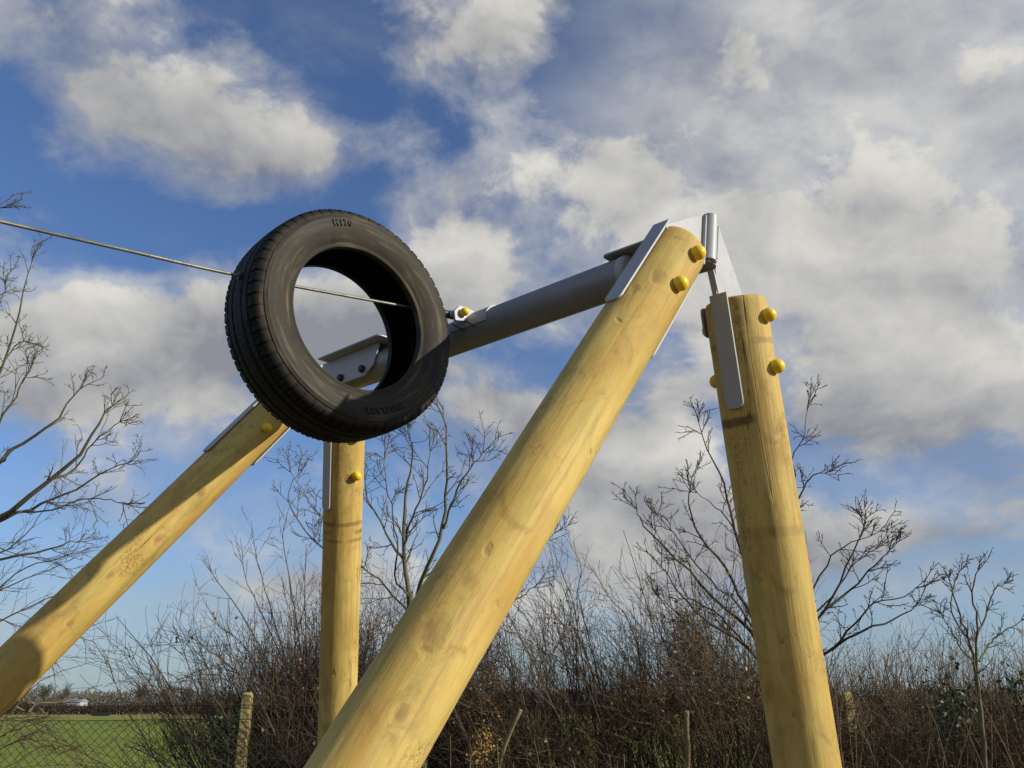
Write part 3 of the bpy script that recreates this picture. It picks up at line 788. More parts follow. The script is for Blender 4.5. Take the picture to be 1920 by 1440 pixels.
# central tree behind the near leg
tree('bare_tree', 'bare forking tree rising behind the broad near log, below the steel tube', 'tree', P(770, 1440, 8.0)-Vector((0, 0, 0)), [
 ([(800,1750),(797,1500),(785,1290),(772,1180),(768,1110)], .045, .030),
 ([(768,1120),(757,1060,.1),(757,1010,.1),(758,960,.15),(765,900,.2),(772,860,.2),(768,815,.2)], .022, .005),
 ([(757,1050,.1),(735,1020,.2),(712,975,.3),(690,940,.3),(684,900,.3)], .014, .004),
 ([(770,1150),(790,1090,-.2),(815,1035,-.3),(830,990,-.3),(836,930,-.3),(838,870,-.3),(836,800,-.3),(822,765,-.3)], .020, .005),
 ([(832,990,-.3),(848,940,-.4),(868,900,-.5),(888,870,-.5),(905,850,-.5)], .011, .003),
 ([(757,1040,.1),(765,990,0),(785,940,-.1),(800,890,-.1),(805,845,-.1)], .012, .003),
 ([(770,1150),(740,1120,.2),(710,1085,.4),(680,1065,.5),(640,1040,.5)], .012, .004),
 ([(680,1065,.5),(610,1030,.6),(575,1000,.6),(550,960,.6),(540,925,.6),(555,890,.6)], .009, .003),
 ([(640,1040,.5),(610,980,.6),(578,940,.6),(545,885,.6)], .007, .003),
 ([(800,1200,.1),(860,1150,.1),(930,1150,.3),(975,1120,.4),(1000,1100,.4)], .013, .004),
 ([(860,1150,.1),(930,1080,.3),(985,1050,.4),(1040,1000,.4)], .011, .003),
 ([(768,1120,0),(740,1080,-.3),(745,1020,-.4),(735,960,-.4),(725,900,-.4),(720,860,-.4)], .010, .003),
], D3, B_GREY, 11, (8, 4, 3), (.40, .16, .05), .06, trunk_r=.05, rmin=.0026)
# right tree behind the near upright leg
tree('bare_tree', 'bare wide-spreading tree standing behind the near upright log on the right', 'tree', P(1440, 1750, 8.0), [
 ([(1448,1800),(1445,1600),(1440,1440),(1438,1330),(1436,1250)], .050, .036),
 ([(1436,1250),(1400,1215,-.1),(1350,1180,-.2),(1300,1140,-.3),(1262,1095,-.3),(1240,1060,-.3)], .017, .004),
 ([(1436,1230),(1400,1175,.1),(1340,1125,.2),(1290,1070,.3),(1240,1020,.3),(1200,975,.3),(1192,955,.3)], .019, .004),
 ([(1425,1190,.2),(1390,1120,.3),(1350,1050,.4),(1310,1000,.4),(1290,940,.4),(1300,900,.4)], .018, .004),
 ([(1430,1180,.1),(1410,1100,0),(1380,1010,-.1),(1365,930,-.2),(1345,880,-.2),(1320,830,-.2),(1310,790,-.2)], .017, .003),
 ([(1436,1200),(1450,1100,0),(1470,1000,0),(1490,950,0),(1515,900,0),(1545,885,0)], .018, .004),
 ([(1470,1000,0),(1490,900,.1),(1485,860,.1),(1505,820,.1),(1515,760,.1)], .010, .002),
 ([(1436,1260),(1490,1210,.1),(1540,1150,.2),(1580,1080,.2),(1610,1010,.2),(1625,975,.2)], .018, .004),
 ([(1540,1150,.2),(1590,1110,.3),(1630,1070,.3),(1660,1040,.3),(1680,1020,.3)], .012, .003),
 ([(1436,1300),(1500,1260,-.1),(1560,1215,-.2),(1620,1180,-.3),(1680,1160,-.3),(1720,1130,-.3)], .018, .004),
 ([(1560,1220,-.2),(1610,1160,-.4),(1640,1130,-.4),(1690,1120,-.4),(1715,1105,-.4)], .010, .003),
 ([(1436,1180),(1500,1140,.3),(1550,1060,.4),(1590,1020,.4),(1650,1000,.4)], .012, .003),
 ([(1436,1240),(1395,1150,-.3),(1330,1085,-.4),(1270,1010,-.4),(1235,965,-.4)], .012, .003),
 ([(1430,1150),(1405,1060,.2),(1370,980,.3),(1340,950,.3),(1310,925,.3)], .010, .003),
 ([(1436,1300),(1390,1270,.3),(1330,1215,.4),(1290,1165,.4),(1235,1120,.4)], .011, .003),
 ([(1436,1240),(1500,1180,.3),(1560,1120,.4),(1600,1060,.4),(1640,1030,.4)], .012, .003),
 ([(1400,1215,-.1),(1345,1150,.3),(1290,1120,.4),(1262,1050,.4),(1230,1000,.4)], .010, .003),
], 8.0, B_DARK, 12, (7, 4, 3), (.40, .15, .045), .05, rmin=.0029)
# sapling at the right edge
tree('sapling', 'slim young tree with twin pale stems near the right edge', 'tree', P(1850, 1700, 6.6), [
 ([(1872,1760),(1858,1560),(1847,1440),(1841,1370),(1835,1310)], .024, .020),
 ([(1837,1310),(1826,1250),(1818,1200),(1800,1160),(1790,1120),(1780,1090)], .012, .004),
 ([(1837,1310),(1832,1250),(1833,1190),(1828,1140),(1824,1105),(1832,1070)], .012, .004),
 ([(1824,1240),(1800,1215,-.2),(1785,1185,-.2),(1770,1160,-.2)], .008, .003),
 ([(1836,1240),(1858,1205,.2),(1880,1185,.2),(1915,1165,.2)], .009, .003),
 ([(1833,1190),(1850,1150,.1),(1862,1110,.1),(1880,1095,.1)], .008, .003),
 ([(1818,1200),(1785,1150,.2),(1790,1090,.3),(1800,1070,.3)], .007, .003),
], 6.6, B_GREY, 13, (5, 3, 2), (.22, .10, .04), .04, rmin=.0024)
# left tree entering from outside the picture
tree('bare_tree', 'bare tree reaching in from the left edge above the slanting log', 'tree', P(-330, 2100, 6.2), [
 ([(-330,2400),(-320,1900),(-300,1500),(-290,1300),(-270,1180)], .09, .06),
 ([(-280,1220),(-150,1100),(-60,1010),(20,960),(90,900),(150,850),(185,790),(210,760)], .030, .004),
 ([(-60,1010),(0,975),(70,950),(130,925),(190,885),(240,870)], .014, .003),
 ([(90,900,.1),(140,880,.2),(175,830,.2),(225,790,.2)], .009, .003),
 ([(-280,1200),(-140,1020,-.3),(-60,920,-.3),(0,860,-.3),(50,830,-.3),(100,790,-.3),(150,730,-.3)], .022, .004),
 ([(-280,1180),(-160,950,.3),(-80,830,.3),(-20,740,.3),(20,640,.3),(40,560,.3),(60,490,.3)], .018, .003),
 ([(-40,760,.3),(0,690,.3),(25,650,.4),(45,640,.4)], .008, .003),
 ([(-100,850,.3),(-60,700,.2),(-30,600,.2),(0,560,.2),(10,530,.2)], .012, .003),
 ([(20,960),(90,960,-.1),(140,940,-.1),(190,935,-.1),(230,945,-.1)], .007, .003),
 ([(-280,1260),(-150,1130,.2),(-40,1060,.3),(50,1040,.3),(110,1025,.3),(140,1015,.3)], .018, .003),
 ([(-40,860,-.3),(0,790,-.3),(30,740,-.3),(58,690,-.3)], .010, .003),
 ([(-260,1120),(-230,800),(-160,560),(-100,440),(-55,400),(0,388)], .014, .003),
], 6.2, B_GREY, 14, (6, 4, 3), (.30, .12, .04), .05, rmin=.0021)

# ------------------------------------------------------------------ shrubs
def shrub_parts(seed, h, nst, lean, arch, mat_s, mat_t, spread=.45, per=(7, 4), rmin=.0021, leafmat=None, nleaf=0, tmin=.18, tw=.68):
    g = np.random.default_rng(seed)
    st = g.normal(0, .12, (nst, 3)); st[:, 2] = -.03
    d = np.stack([g.normal(0, spread, nst), g.normal(0, spread, nst), np.full(nst, 1.0)], 1)
    L_ = h*g.uniform(.6, 1.08, nst)
    r0 = g.uniform(.007, .016, nst)
    p0, ra0 = grow(st, d, L_, r0, np.full(nst, rmin), 12, .055, (lean*.03, 0, arch), g)
    s1, d1, rr1, t, ix = spawn(p0, ra0, per[0], tmin, .95, .5, .2, g)
    d1[:, 2] = np.abs(d1[:, 2])*.8+.15
    L1 = tw*h*g.uniform(.25, .9, len(s1))*(1.05-t*.7)
    p1, ra1 = grow(s1, d1, L1, np.maximum(rr1*.5, rmin*1.1), np.full(len(s1), rmin*.8), 7, .09, (lean*.04, 0, .03), g)
    s2, d2, rr2, t, ix = spawn(p1, ra1, per[1], .1, .95, .7, .3, g)
    L2 = .16*h*g.uniform(.2, 1.0, len(s2))
    p2, ra2 = grow(s2, d2, L2, np.full(len(s2), rmin*.95), np.full(len(s2), rmin*.7), 4, .14, (lean*.03, 0, .02), g)
    return (p0, ra0, 6), [(p1, ra1, 4), (p2, ra2, 3)], (p2, g)
def leaves_on(p2, g, n, size, flat=.35):
    """small leaf faces at random twig points: verts, quads"""
    i = g.integers(0, len(p2), n); j = g.integers(0, p2.shape[1], n); c = p2[i, j]+g.normal(0, .02, (n, 3))
    u = nrm(g.normal(0, 1, (n, 3))); v = nrm(np.cross(u, g.normal(0, 1, (n, 3)))); s = size*g.uniform(.5, 1.2, n)[:, None]
    wv_ = np.cross(u, v)*s*flat
    V = np.stack([c-u*s, c-v*s*.55+wv_*.3, c+u*s, c+v*s*.55+wv_*.3], 1).reshape(-1, 3)
    F = np.arange(4*n).reshape(-1, 4)
    return V, F
def mat_leaf(name, c1, c2):
    m, n, b = material(name); oi = n.node('ShaderNodeTexCoord').outputs['Object']
    a = n.noise(oi, 22, 3, .6); n.put(b.inputs['Base Color'], n.mix(n.range(a, .3, .7), c4(*c1), c4(*c2)))
    b.inputs['Roughness'].default_value = .55
    return m
L_BROWN = mat_leaf('dead_brown_leaves', (.16, .075, .03), (.26, .14, .055))
L_IVY = mat_leaf('ivy_leaves', (.022, .05, .012), (.06, .10, .03))
L_ORANGE = mat_leaf('orange_lichen_leaves', (.40, .22, .05), (.26, .17, .05))
PROTO = {}
def make_proto(key, *a, nleaf=0, **k):
    (s), tws, (p2, g) = shrub_parts(*a, **k)
    rt = empty('bare_shrub', (0, 0, 0))
    polymesh('stems', [s], a[5], rt)
    t = polymesh('twigs', tws, a[6], rt); t['kind'] = 'stuff'
    if nleaf:
        V, F = leaves_on(p2, g, nleaf, .022); l = rawmesh('dead_leaves', V, F, L_BROWN, rt); l['kind'] = 'stuff'
    PROTO[key] = rt; rt['used'] = 0
    return rt
make_proto('whip1', 21, 2.7, 15, -1.0, .02, B_MIX, B_RED, spread=.22, nleaf=60, tmin=.36)
make_proto('whip2', 22, 3.0, 14, -1.3, .015, B_DARK, B_MIX, spread=.20, nleaf=40, tmin=.36)
make_proto('whip3', 23, 2.5, 16, -.8, .02, B_MIX, B_MIX, spread=.28, nleaf=60, tmin=.34)
make_proto('bush1', 24, 2.3, 26, 0, .0, B_DARK, B_DARK, spread=.42, per=(8, 5), nleaf=120)
make_proto('bush2', 25, 2.6, 24, -.15, .0, B_DARK, B_MIX, spread=.36, per=(8, 5), nleaf=60)
make_proto('fine1', 26, 2.4, 30, -.1, .03, B_TAN, B_MIX, spread=.14, per=(7, 4), nleaf=100)
make_proto('fine2', 27, 2.2, 30, .05, .03, B_MIX, B_RED, spread=.16, per=(7, 4), nleaf=160)
def put(key, x, y, s, rz, label, group, sz=None, z=0):
    src = PROTO[key]
    if not src['used']: r = src; src['used'] = 1
    else:
        r = src.copy(); COL.objects.link(r)
        for ch in list(src.children):
            c_ = ch.copy(); COL.objects.link(c_); c_.parent = r; c_.matrix_parent_inverse = ch.matrix_parent_inverse
    r.rotation_mode = 'XYZ'; r.location = (x, y, z); r.rotation_euler = (0, 0, rz); r.scale = (s, s, sz or s)
    tag(r, label, 'shrub', group)
    return r
# height above ground seen at (py) for a plant d metres away
def xat(px, y): # world x for something at forward distance y near eye level
    d = y*CP; return (px-960)/FPX*d*1.14
LBL = {
 'left': ('dark bare multi-stemmed shrub between the concrete post and the far upright log', 'shrubs beside the concrete fence post'),
 'mid': ('bare wind-leaned shrub with long whippy stems in the hedge between the two near logs', 'whippy shrubs between the near logs'),
 'back': ('bare shrub in the hedge behind the broad slanting near log', 'hedge shrubs behind the broad log'),
 'right': ('bare shrub of fine upright stems in the hedge right of the near upright log', 'fine upright shrubs at the right')}
rs = random.Random(5)
def P_at(px, y): return ((px-960)/FPX*(y*CP+.25), y)
def row(keys, x0, x1, n, y, dy, s, lab, ds=.1, rz=None):
    for i in range(n):
        px = x0+(x1-x0)*(i+.5)/n+rs.uniform(-.4, .4)*(x1-x0)/n
        yy = y+rs.uniform(-dy, dy); X, Y = P_at(px, yy)
        put(keys[i % len(keys)], X, Y, s*(1+rs.uniform(-ds, ds)), rs.uniform(-.5, .5) if rz is None else rs.uniform(0, 6.28), *LBL[lab])
row(['bush1', 'bush2', 'bush1', 'bush2', 'fine2'], 515, 690, 12, 9.3, .5, 1.06, 'left', rz=1)
row(['whip3', 'bush2', 'whip1'], 690, 960, 9, 8.9, .5, .95, 'back')
row(['whip1', 'whip2', 'whip3', 'whip2'], 960, 1420, 14, 8.6, .7, .95, 'mid', .15)
row(['fine1', 'fine2'], 1430, 1990, 20, 8.9, .6, .84, 'right', rz=1)
row(['fine2', 'fine1', 'bush1'], 1400, 1990, 12, 8.1, .4, .64, 'right', rz=1)

# dense tangle low in the hedge
def tangle(name, x0, x1, y0, y1, z1, n, seed, mat, r=.0028, ln=.35, kind='stuff', ba=1.3, up=.6):
    g = np.random.default_rng(seed)
    px = g.uniform(x0, x1, n); y = g.uniform(y0, y1, n)
    zt = z1*(.80+.25*np.sin(px*.013+seed)+.12*np.sin(px*.05))
    z = zt*g.beta(ba, 1.25, n)
    st = np.stack([(px-960)/FPX*(y*CP+.25), y, z], 1)
    d = g.normal(0, 1, (n, 3)); d[:, 2] = np.abs(d[:, 2])*up+.2
    p, ra = grow(st, d, ln*g.uniform(.4, 1.4, n), r*g.uniform(.6, 1.7, n), np.full(n, r*.5), 4, .22, (-.02, 0, 0), g)
    o = polymesh(name, [(p, ra, 3)], mat); o['kind'] = kind
    return o, p, g
o, p, g = tangle('hedge_undergrowth', 1400, 1990, 7.3, 9.6, 1.55, 11000, 31, B_MIX)
tag(o, 'dense brown tangle of twigs filling the lower hedge on the right', 'hedge')
o, p, g = tangle('hedge_undergrowth', 860, 1420, 7.6, 9.4, 2.0, 3600, 35, B_MIX, ba=8)
tag(o, 'open brown tangle of twigs in the hedge between the near logs, with gaps to the field', 'hedge')
o, p2_, g2 = tangle('hedge_undergrowth', 1450, 1990, 7.3, 9.4, 1.66, 12000, 33, B_RED)
tag(o, 'reddish brown twigs in the taller hedge at the far right', 'hedge')
o, p3_, g3 = tangle('hedge_undergrowth', 505, 900, 8.5, 9.8, 1.60, 9500, 34, B_DARK)
tag(o, 'dark tangle of twigs at the foot of the shrubs by the concrete post', 'hedge')
V, F = leaves_on(p, g, 1500, .022); o = rawmesh('hanging_leaves', V, F, L_BROWN)
tag(o, 'dead brown leaves caught in the hedge behind the near upright log', 'leaves', kind='stuff')
V, F = leaves_on(p2_, g2, 2600, .022); o = rawmesh('hanging_leaves', V, F, L_BROWN)
tag(o, 'red brown dead leaves caught in the hedge at the far right', 'leaves', kind='stuff')
# standing dry stems, the pale uprights in the hedge
g = np.random.default_rng(41)
def stems(label, x0, x1, n, y0, y1, zlo, zhi, mat, r):
    px = g.uniform(x0, x1, n); y = g.uniform(y0, y1, n)
    st = np.stack([(px-960)/FPX*(y*CP+.25), y, np.full(n, -.02)], 1)
    d = np.stack([g.normal(-.05, .16, n), g.normal(0, .12, n), np.ones(n)], 1)
    pp, ra = grow(st, d, g.uniform(zlo, zhi, n), r*g.uniform(.5, 1.5, n), np.full(n, r*.4), 10, .07, (0, 0, .01), g)
    o = polymesh('dry_stems', [(pp, ra, 5)], mat); tag(o, label, 'dry stems', kind='stuff')
stems('pale dry upright stems in the hedge between the near logs', 870, 1420, 45, 7.1, 7.9, .9, 1.6, B_TAN, .0075)
stems('pale dry upright stems in the hedge right of the near upright log', 1480, 1990, 100, 7.1, 7.8, .9, 2.0, B_TAN, .006)
stems('dry stems between the far upright log and the broad slanting log', 480, 760, 20, 8.3, 8.8, .8, 1.5, B_TAN, .006)

def ivy(px, py, d, sx_, sz_, n, label, mat=L_IVY, size=.026, nm='ivy_clump', cat='ivy'):
    g = np.random.default_rng(int(px)); c0 = np.array(P(px, py, d))
    rt = empty(nm, (c0[0], c0[1], 0)); tag(rt, label, cat)
    m_ = 7; st = np.stack([c0[0]+g.normal(0, sx_*.3, m_), c0[1]+g.normal(0, .06, m_), np.zeros(m_)], 1)
    pp, ra = grow(st, np.tile([[0, 0, 1.]], (m_, 1)), np.full(m_, c0[2]+sz_*.5), np.full(m_, .012), np.full(m_, .004), 10, .05, (0, 0, .02), g)
    polymesh('stems', [(pp, ra, 5)], B_DARK, rt)
    cc = c0+np.stack([g.normal(0, sx_*.5, n), g.normal(0, .10, n), g.normal(0, sz_*.5, n)], 1)
    V, F = leaves_on(cc[:, None, :], g, n, size); lf = rawmesh('leaves', V, F, mat, rt); lf['kind'] = 'stuff'
ivy(1790, 1325, 6.9, .22, .26, 420, 'green ivy clump in the hedge left of the slim young tree')
ivy(1908, 1300, 6.9, .10, .24, 200, 'dark ivy clump in the hedge at the right edge')
ivy(1225, 1325, 8.3, .24, .16, 260, 'dark ivy mass deep in the hedge between the near logs')
ivy(425, 1385, 7.6, .16, .30, 420, 'ivy clump against the left side of the concrete post')
ivy(905, 1400, 7.0, .12, .16, 420, 'orange brown dry clump low beside the broad slanting log', L_ORANGE, .016, 'dry_clump', 'dry plant')

# lichen-lit stumps and cut stakes in the hedge
def stake(pts, r, label, nm='cut_stake', mat=B_TAN, d=6.9):
    q_ = catmull([P(a, b_, d) for a, b_ in pts], 10); q_ += np.random.default_rng(int(pts[0][0])).normal(0, .004, q_.shape)
    o = polymesh(nm, [(q_[None], np.linspace(r, r*.75, 10)[None], 9)], mat)
    me = o.data; bm = bmesh.new(); bm.from_mesh(me); bm.verts.ensure_lookup_table()
    bm.faces.new([bm.verts[81+i] for i in range(9)]); bm.to_mesh(me); bm.free()
    tag(o, label, 'stake'); return o
stake([(920,1900),(930,1500),(945,1400),(975,1332)], .021, 'thin pale leaning stake with a cut top in the hedge between the near logs')
stake([(1292,1900),(1291,1560),(1290,1440),(1288,1335)], .026, 'short upright pale trunk stump in the hedge left of the near upright log')
stake([(790,1900),(792,1500),(795,1415),(796,1400)], .026, 'pale stake top just below the right side of the broad slanting log')

# ------------------------------------------------------------------ fence
mC, nC, bC = material('lichened_concrete')
tcn = nC.node('ShaderNodeTexCoord').outputs['Object']
a = nC.noise(tcn, 18, 6, .65)
cc = nC.mix(nC.range(a, .35, .65), c4(.38, .31, .12), c4(.44, .355, .13))
cc = nC.mix(nC.m('MULTIPLY', nC.range(nC.noise(tcn, 60, 4, .6),   .55, .7), .15), cc, c4(.12, .10, .06))
nC.put(bC.inputs['Base Color'], cc); bC.inputs['Roughness'].default_value = .9; bump(nC, bC, nC.noise(tcn, 80, 5, .6), .3, .004)
M_WIRE = mat_simple('rusty_fence_wire', (.022, .020, .016), (.035, .028, .022), 20, .7)
FY = 7.95
fence = empty('chain_link_fence', (-2.5, FY, 0)); tag(fence, 'rusty chain link fence on lichened concrete posts in front of the green field', 'fence')
for i, X in enumerate((-6.1, -2.33, 2.95)):
    a_, b_ = .052, .052; H_ = 1.70
    vs = [(X+sx_*wd, FY+.06+sy_*wd, z) for z, wd in ((-.1, .044), (H_-.03, .040), (H_, .026)) for sx_, sy_ in ((-1, -1), (1, -1), (1, 1), (-1, 1))]
    fs = [[0, 1, 2, 3], [8, 9, 10, 11]]+[[k*4+j, k*4+(j+1) % 4, (k+1)*4+(j+1) % 4, (k+1)*4+j] for k in range(2) for j in range(4)]
    o = obj('post', vs, fs, mC, fence); bevel(o, .006)
# woven mesh: zigzag wires
pitch = .082; x0, x1 = -7.2, 6.6; zt, zb = 1.47, .02
nw = int((x1-x0)/pitch); nz = int((zt-zb)/(pitch*.46))
gw = np.random.default_rng(3)
zz = zt-np.arange(nz+1)*(zt-zb)/nz
pw = np.empty((nw, nz+1, 3))
for i in range(nw):
    alt = np.where((np.arange(nz+1)) % 2 == 0, 0, pitch/2*1.02)
    sgn = 1 if i % 2 == 0 else -1
    cx = x0+(i+.0)*pitch*1.0
    pw[i, :, 0] = cx+sgn*0+(alt if sgn > 0 else alt)
    pw[i, :, 1] = FY+np.where(np.arange(nz+1) % 2 == 0, .0022, -.0022)
    pw[i, :, 2] = zz
# each wire swings half a pitch right; its neighbour's left bends meet it
pw2 = pw.copy(); pw2[:, :, 0] = pw[:, :, 0]+0
alt = np.where((np.arange(nz+1)) % 2 == 0, pitch*.0, -pitch/2*1.02)
for i in range(nw): pw2[i, :, 0] = x0+(i+1)*pitch+alt
sagx = .012*np.sin(pw[:, :, 2:3]*3+pw[:, :, 0:1]*1.1); 
for A_ in (pw, pw2):
    A_[:, :, 2] += .010*np.sin(A_[:, :, 0]*2.1)+.006*np.sin(A_[:, :, 0]*7.3); A_[:, :, 0] += .008*np.sin(A_[:, :, 2]*5+A_[:, :, 0]*.9); A_[:, :, 1] += .03*np.sin(A_[:, :, 0]*1.7)*np.sin(A_[:, :, 2]*2.2)
    A_ += gw.normal(0, .0016, A_.shape)
mesh_o = polymesh('wire_mesh', [(pw, np.full(pw.shape[:2], .0034), 4), (pw2, np.full(pw2.shape[:2], .0034), 4)], M_WIRE, fence); mesh_o['kind'] = 'stuff'
for zwire, rr_ in ((1.590, .0055), (1.475, .0035), (.75, .0022)):
    X = np.linspace(x0, x1, 120); q_ = np.stack([X, np.full(120, FY+.002), zwire-.012*np.sin((X+5.55)/3.05*math.pi)**2+gw.normal(0, .0008, 120)], 1)
    polymesh('line_wire', [(q_[None], np.full((1, 120), rr_), 6)], M_WIRE, fence)

# weeping branches hanging before the fence at the left
def spray(label, starts, seed, mat, d, per=6, up=-.04, rmin=.002, tw=.35, nm='overhanging_branch'):
    g = np.random.default_rng(seed); rt = empty(nm, P(*starts[0][0][0], d)); tag(rt, label, 'branch')
    pp = [catmull([P(a, b_, d+(k*.02)) for k, (a, b_) in enumerate(s)], 14)+g.normal(0, .004, (14, 3)) for s, _ in starts]
    Pm = np.array(pp); Rm = np.array([np.linspace(r, rmin, 14) for _, r in starts])
    for i_ in range(len(pp)): polymesh('limb', [(Pm[i_:i_+1], Rm[i_:i_+1], 6)], mat, rt)
    st, dd, rr_, t, ix = spawn(Pm, Rm, per, .05, .95, .6, .25, g)
    p1, r1_ = grow(st, dd, tw*g.uniform(.3, 1, len(st)), np.maximum(rr_*.5, rmin), np.full(len(st), rmin*.7), 6, .12, (0, 0, up), g)
    st, dd, rr_, t, ix = spawn(p1, r1_, 3, .2, .95, .6, .25, g)
    p2, r2_ = grow(st, dd, tw*.4*g.uniform(.3, 1, len(st)), np.full(len(st), rmin*.9), np.full(len(st), rmin*.6), 4, .12, (0, 0, up), g)
    t_ = polymesh('twigs', [(p1, r1_, 4), (p2, r2_, 3)], mat, rt); t_['kind'] = 'stuff'
spray('fine drooping twigs at the left edge above the slanting log', [([(-120,1150),(-40,1120),(40,1090),(110,1060)], .008), ([(-120,1230),(-30,1180),(50,1140),(120,1110),(150,1115)], .007),
   ([(-100,1100),(-20,1050),(40,1010),(80,960),(110,900)], .006), ([(-120,1260),(-20,1220),(60,1200),(100,1190)], .006), ([(-80,1180),(0,1100),(60,1060),(130,1040),(160,1000)], .006),
   ([(-90,1000),(-20,1020),(30,1040),(90,1050),(140,1075)], .005), ([(-90,1140),(0,1160),(60,1190),(110,1250)], .005)], 51, B_MIX, 5.8, 12, .0, .0017, .42)
spray('thin whip arching down against the pale sky left of the concrete post', [([(60,1215),(120,1195),(165,1200),(195,1230),(210,1262),(222,1300)], .004), ([(100,1200),(150,1195),(160,1215),(162,1245)], .003), ([(20,1340),(60,1290),(110,1262),(180,1240)], .004), ([(40,1310),(70,1275),(120,1265)], .003)], 52, B_MIX, 5.6, 1, 0, .0015, .2)
spray('broken pale branches lying against the fence top at the left', [([(-20,1420),(20,1330),(60,1318),(80,1332)], .010), ([(38,1312),(60,1318),(82,1335)], .012), ([(55,1332),(75,1318),(110,1316),(140,1306),(180,1285)], .010), ([(110,1318),(150,1312),(180,1302)], .005), ([(30,1325),(50,1333),(60,1330)], .008)], 53, B_TAN, 6.6, 3, 0, .002, .16)
spray('low arching dead branches in front of the fence at the left', [([(30,1392),(50,1384),(75,1395),(110,1415)], .009), ([(-40,1400),(20,1372),(60,1360),(110,1345)], .006), ([(-40,1430),(10,1400),(60,1375),(100,1365)], .006), ([(-40,1470),(30,1430),(80,1400),(150,1398)], .006), ([(110,1415),(150,1398),(200,1400)], .004), ([(-60,1370),(0,1350),(50,1345),(90,1335)], .006), ([(-60,1350),(0,1345),(40,1352),(80,1360)], .006)], 54, B_MIX, 6.9, 9, .0, .002, .30)
spray('dark looping briars in front of the fence beside the concrete post', [([(300,1335),(330,1355),(370,1367),(410,1363),(440,1345)], .007), ([(230,1395),(270,1410),(310,1428),(370,1440)], .007), ([(460,1388),(500,1400),(560,1395),(600,1400)], .006), ([(380,1270),(410,1320),(430,1350),(450,1360)], .006), ([(315,1260),(340,1282),(350,1310)], .003), ([(318,1282),(360,1275),(420,1275),(470,1290)], .004), ([(330,1275),(380,1265),(440,1270),(500,1290)], .004), ([(500,1360),(545,1365)], .007) ], 55, B_DARK, 7.4, 5, .0, .002, .25)
# shrub whips reaching left over the post
spray('long bare whips fanning up to the left from the shrub behind the concrete post', [([(560,1420),(520,1280),(470,1180),(430,1120),(400,1080),(388,1040)], .009), ([(570,1400),(540,1260),(490,1150),(460,1080),(450,1010)], .009),
   ([(560,1380),(530,1220),(500,1120),(480,1040),(470,975)], .008), ([(590,1400),(560,1200),(545,1100),(530,1010),(540,960)], .009), ([(540,1400),(480,1300),(420,1240),(390,1220),(370,1200)], .008),
   ([(580,1420),(500,1300),(440,1260),(380,1255),(325,1290)], .007), ([(585,1380),(575,1200),(570,1100),(575,1020)], .008), ([(550,1400),(470,1230),(420,1180),(390,1160)], .006)], 56, B_MIX, 8.7, 13, .01, .0021, .42)
spray('tall bare whips leaning left above the hedge between the near logs', [([(1120,1400),(1090,1230),(1075,1130),(1055,1080),(1035,1020)], .008), ([(1150,1400),(1110,1220),(1085,1120),(1090,1060),(1062,1010)], .008),
   ([(1230,1400),(1200,1230),(1170,1150),(1140,1120),(1110,1060)], .008), ([(1300,1400),(1260,1240),(1230,1170),(1190,1110),(1150,1060)], .007), ([(1330,1400),(1290,1260),(1250,1190),(1235,1120),(1230,1050)], .006),
   ([(1060,1400),(1020,1260),(1000,1180),(960,1130),(930,1120)], .007), ([(1080,1380),(1060,1240),(1040,1150),(1010,1110),(1000,1060)], .007)], 57, B_MIX, 8.6, 12, .01, .002, .42)

# ------------------------------------------------------------------ far side of the field
B_FAR = mat_bark('distant_twigs_hazed', (.11, .10, .075), (.15, .135, .10), (.08, .07, .055))  # bark lightened and flattened: distance haze put into the colour
B_FARD = mat_bark('distant_hedge_bark', (.055, .035, .028), (.08, .055, .04))
g = np.random.default_rng(61)
n_ = 26000
X = g.uniform(-130, 150, n_); Y = g.uniform(146, 150, n_); Z = g.uniform(0, 1.5, n_)*(.9+.15*np.sin(X*.3)+.1*np.sin(X*1.1))
d = g.normal(0, 1, (n_, 3)); d[:, 2] = np.abs(d[:, 2])+.3
p, ra = grow(np.stack([X, Y, Z], 1), d, g.uniform(.3, .9, n_), np.full(n_, .07), np.full(n_, .03), 2, .2, (0, 0, 0), g)
o = polymesh('distant_hedge', [(p, ra, 3)], B_FARD); tag(o, 'low dark hedge closing the far side of the field', 'hedge', kind='stuff')
n_ = 30000
X = g.uniform(-230, 260, n_); Y = g.uniform(205, 235, n_)
hh = 4.2+1.0*np.sin(X*.13)+.8*np.sin(X*.37+1)+.5*np.sin(X*1.1)+1.2*np.exp(-((X+118)/12)**2)
Z = hh*g.beta(1.4, 1.0, n_)*.85
d = g.normal(0, 1, (n_, 3)); d[:, 2] = np.abs(d[:, 2])+.4
p, ra = grow(np.stack([X, Y, Z], 1), d, g.uniform(.6, 1.6, n_), np.full(n_, .14), np.full(n_, .05), 2, .2, (0, 0, 0), g)
o = polymesh('distant_wood', [(p, ra, 3)], B_FAR); tag(o, 'far grey brown line of bare trees along the horizon', 'wood', kind='stuff')
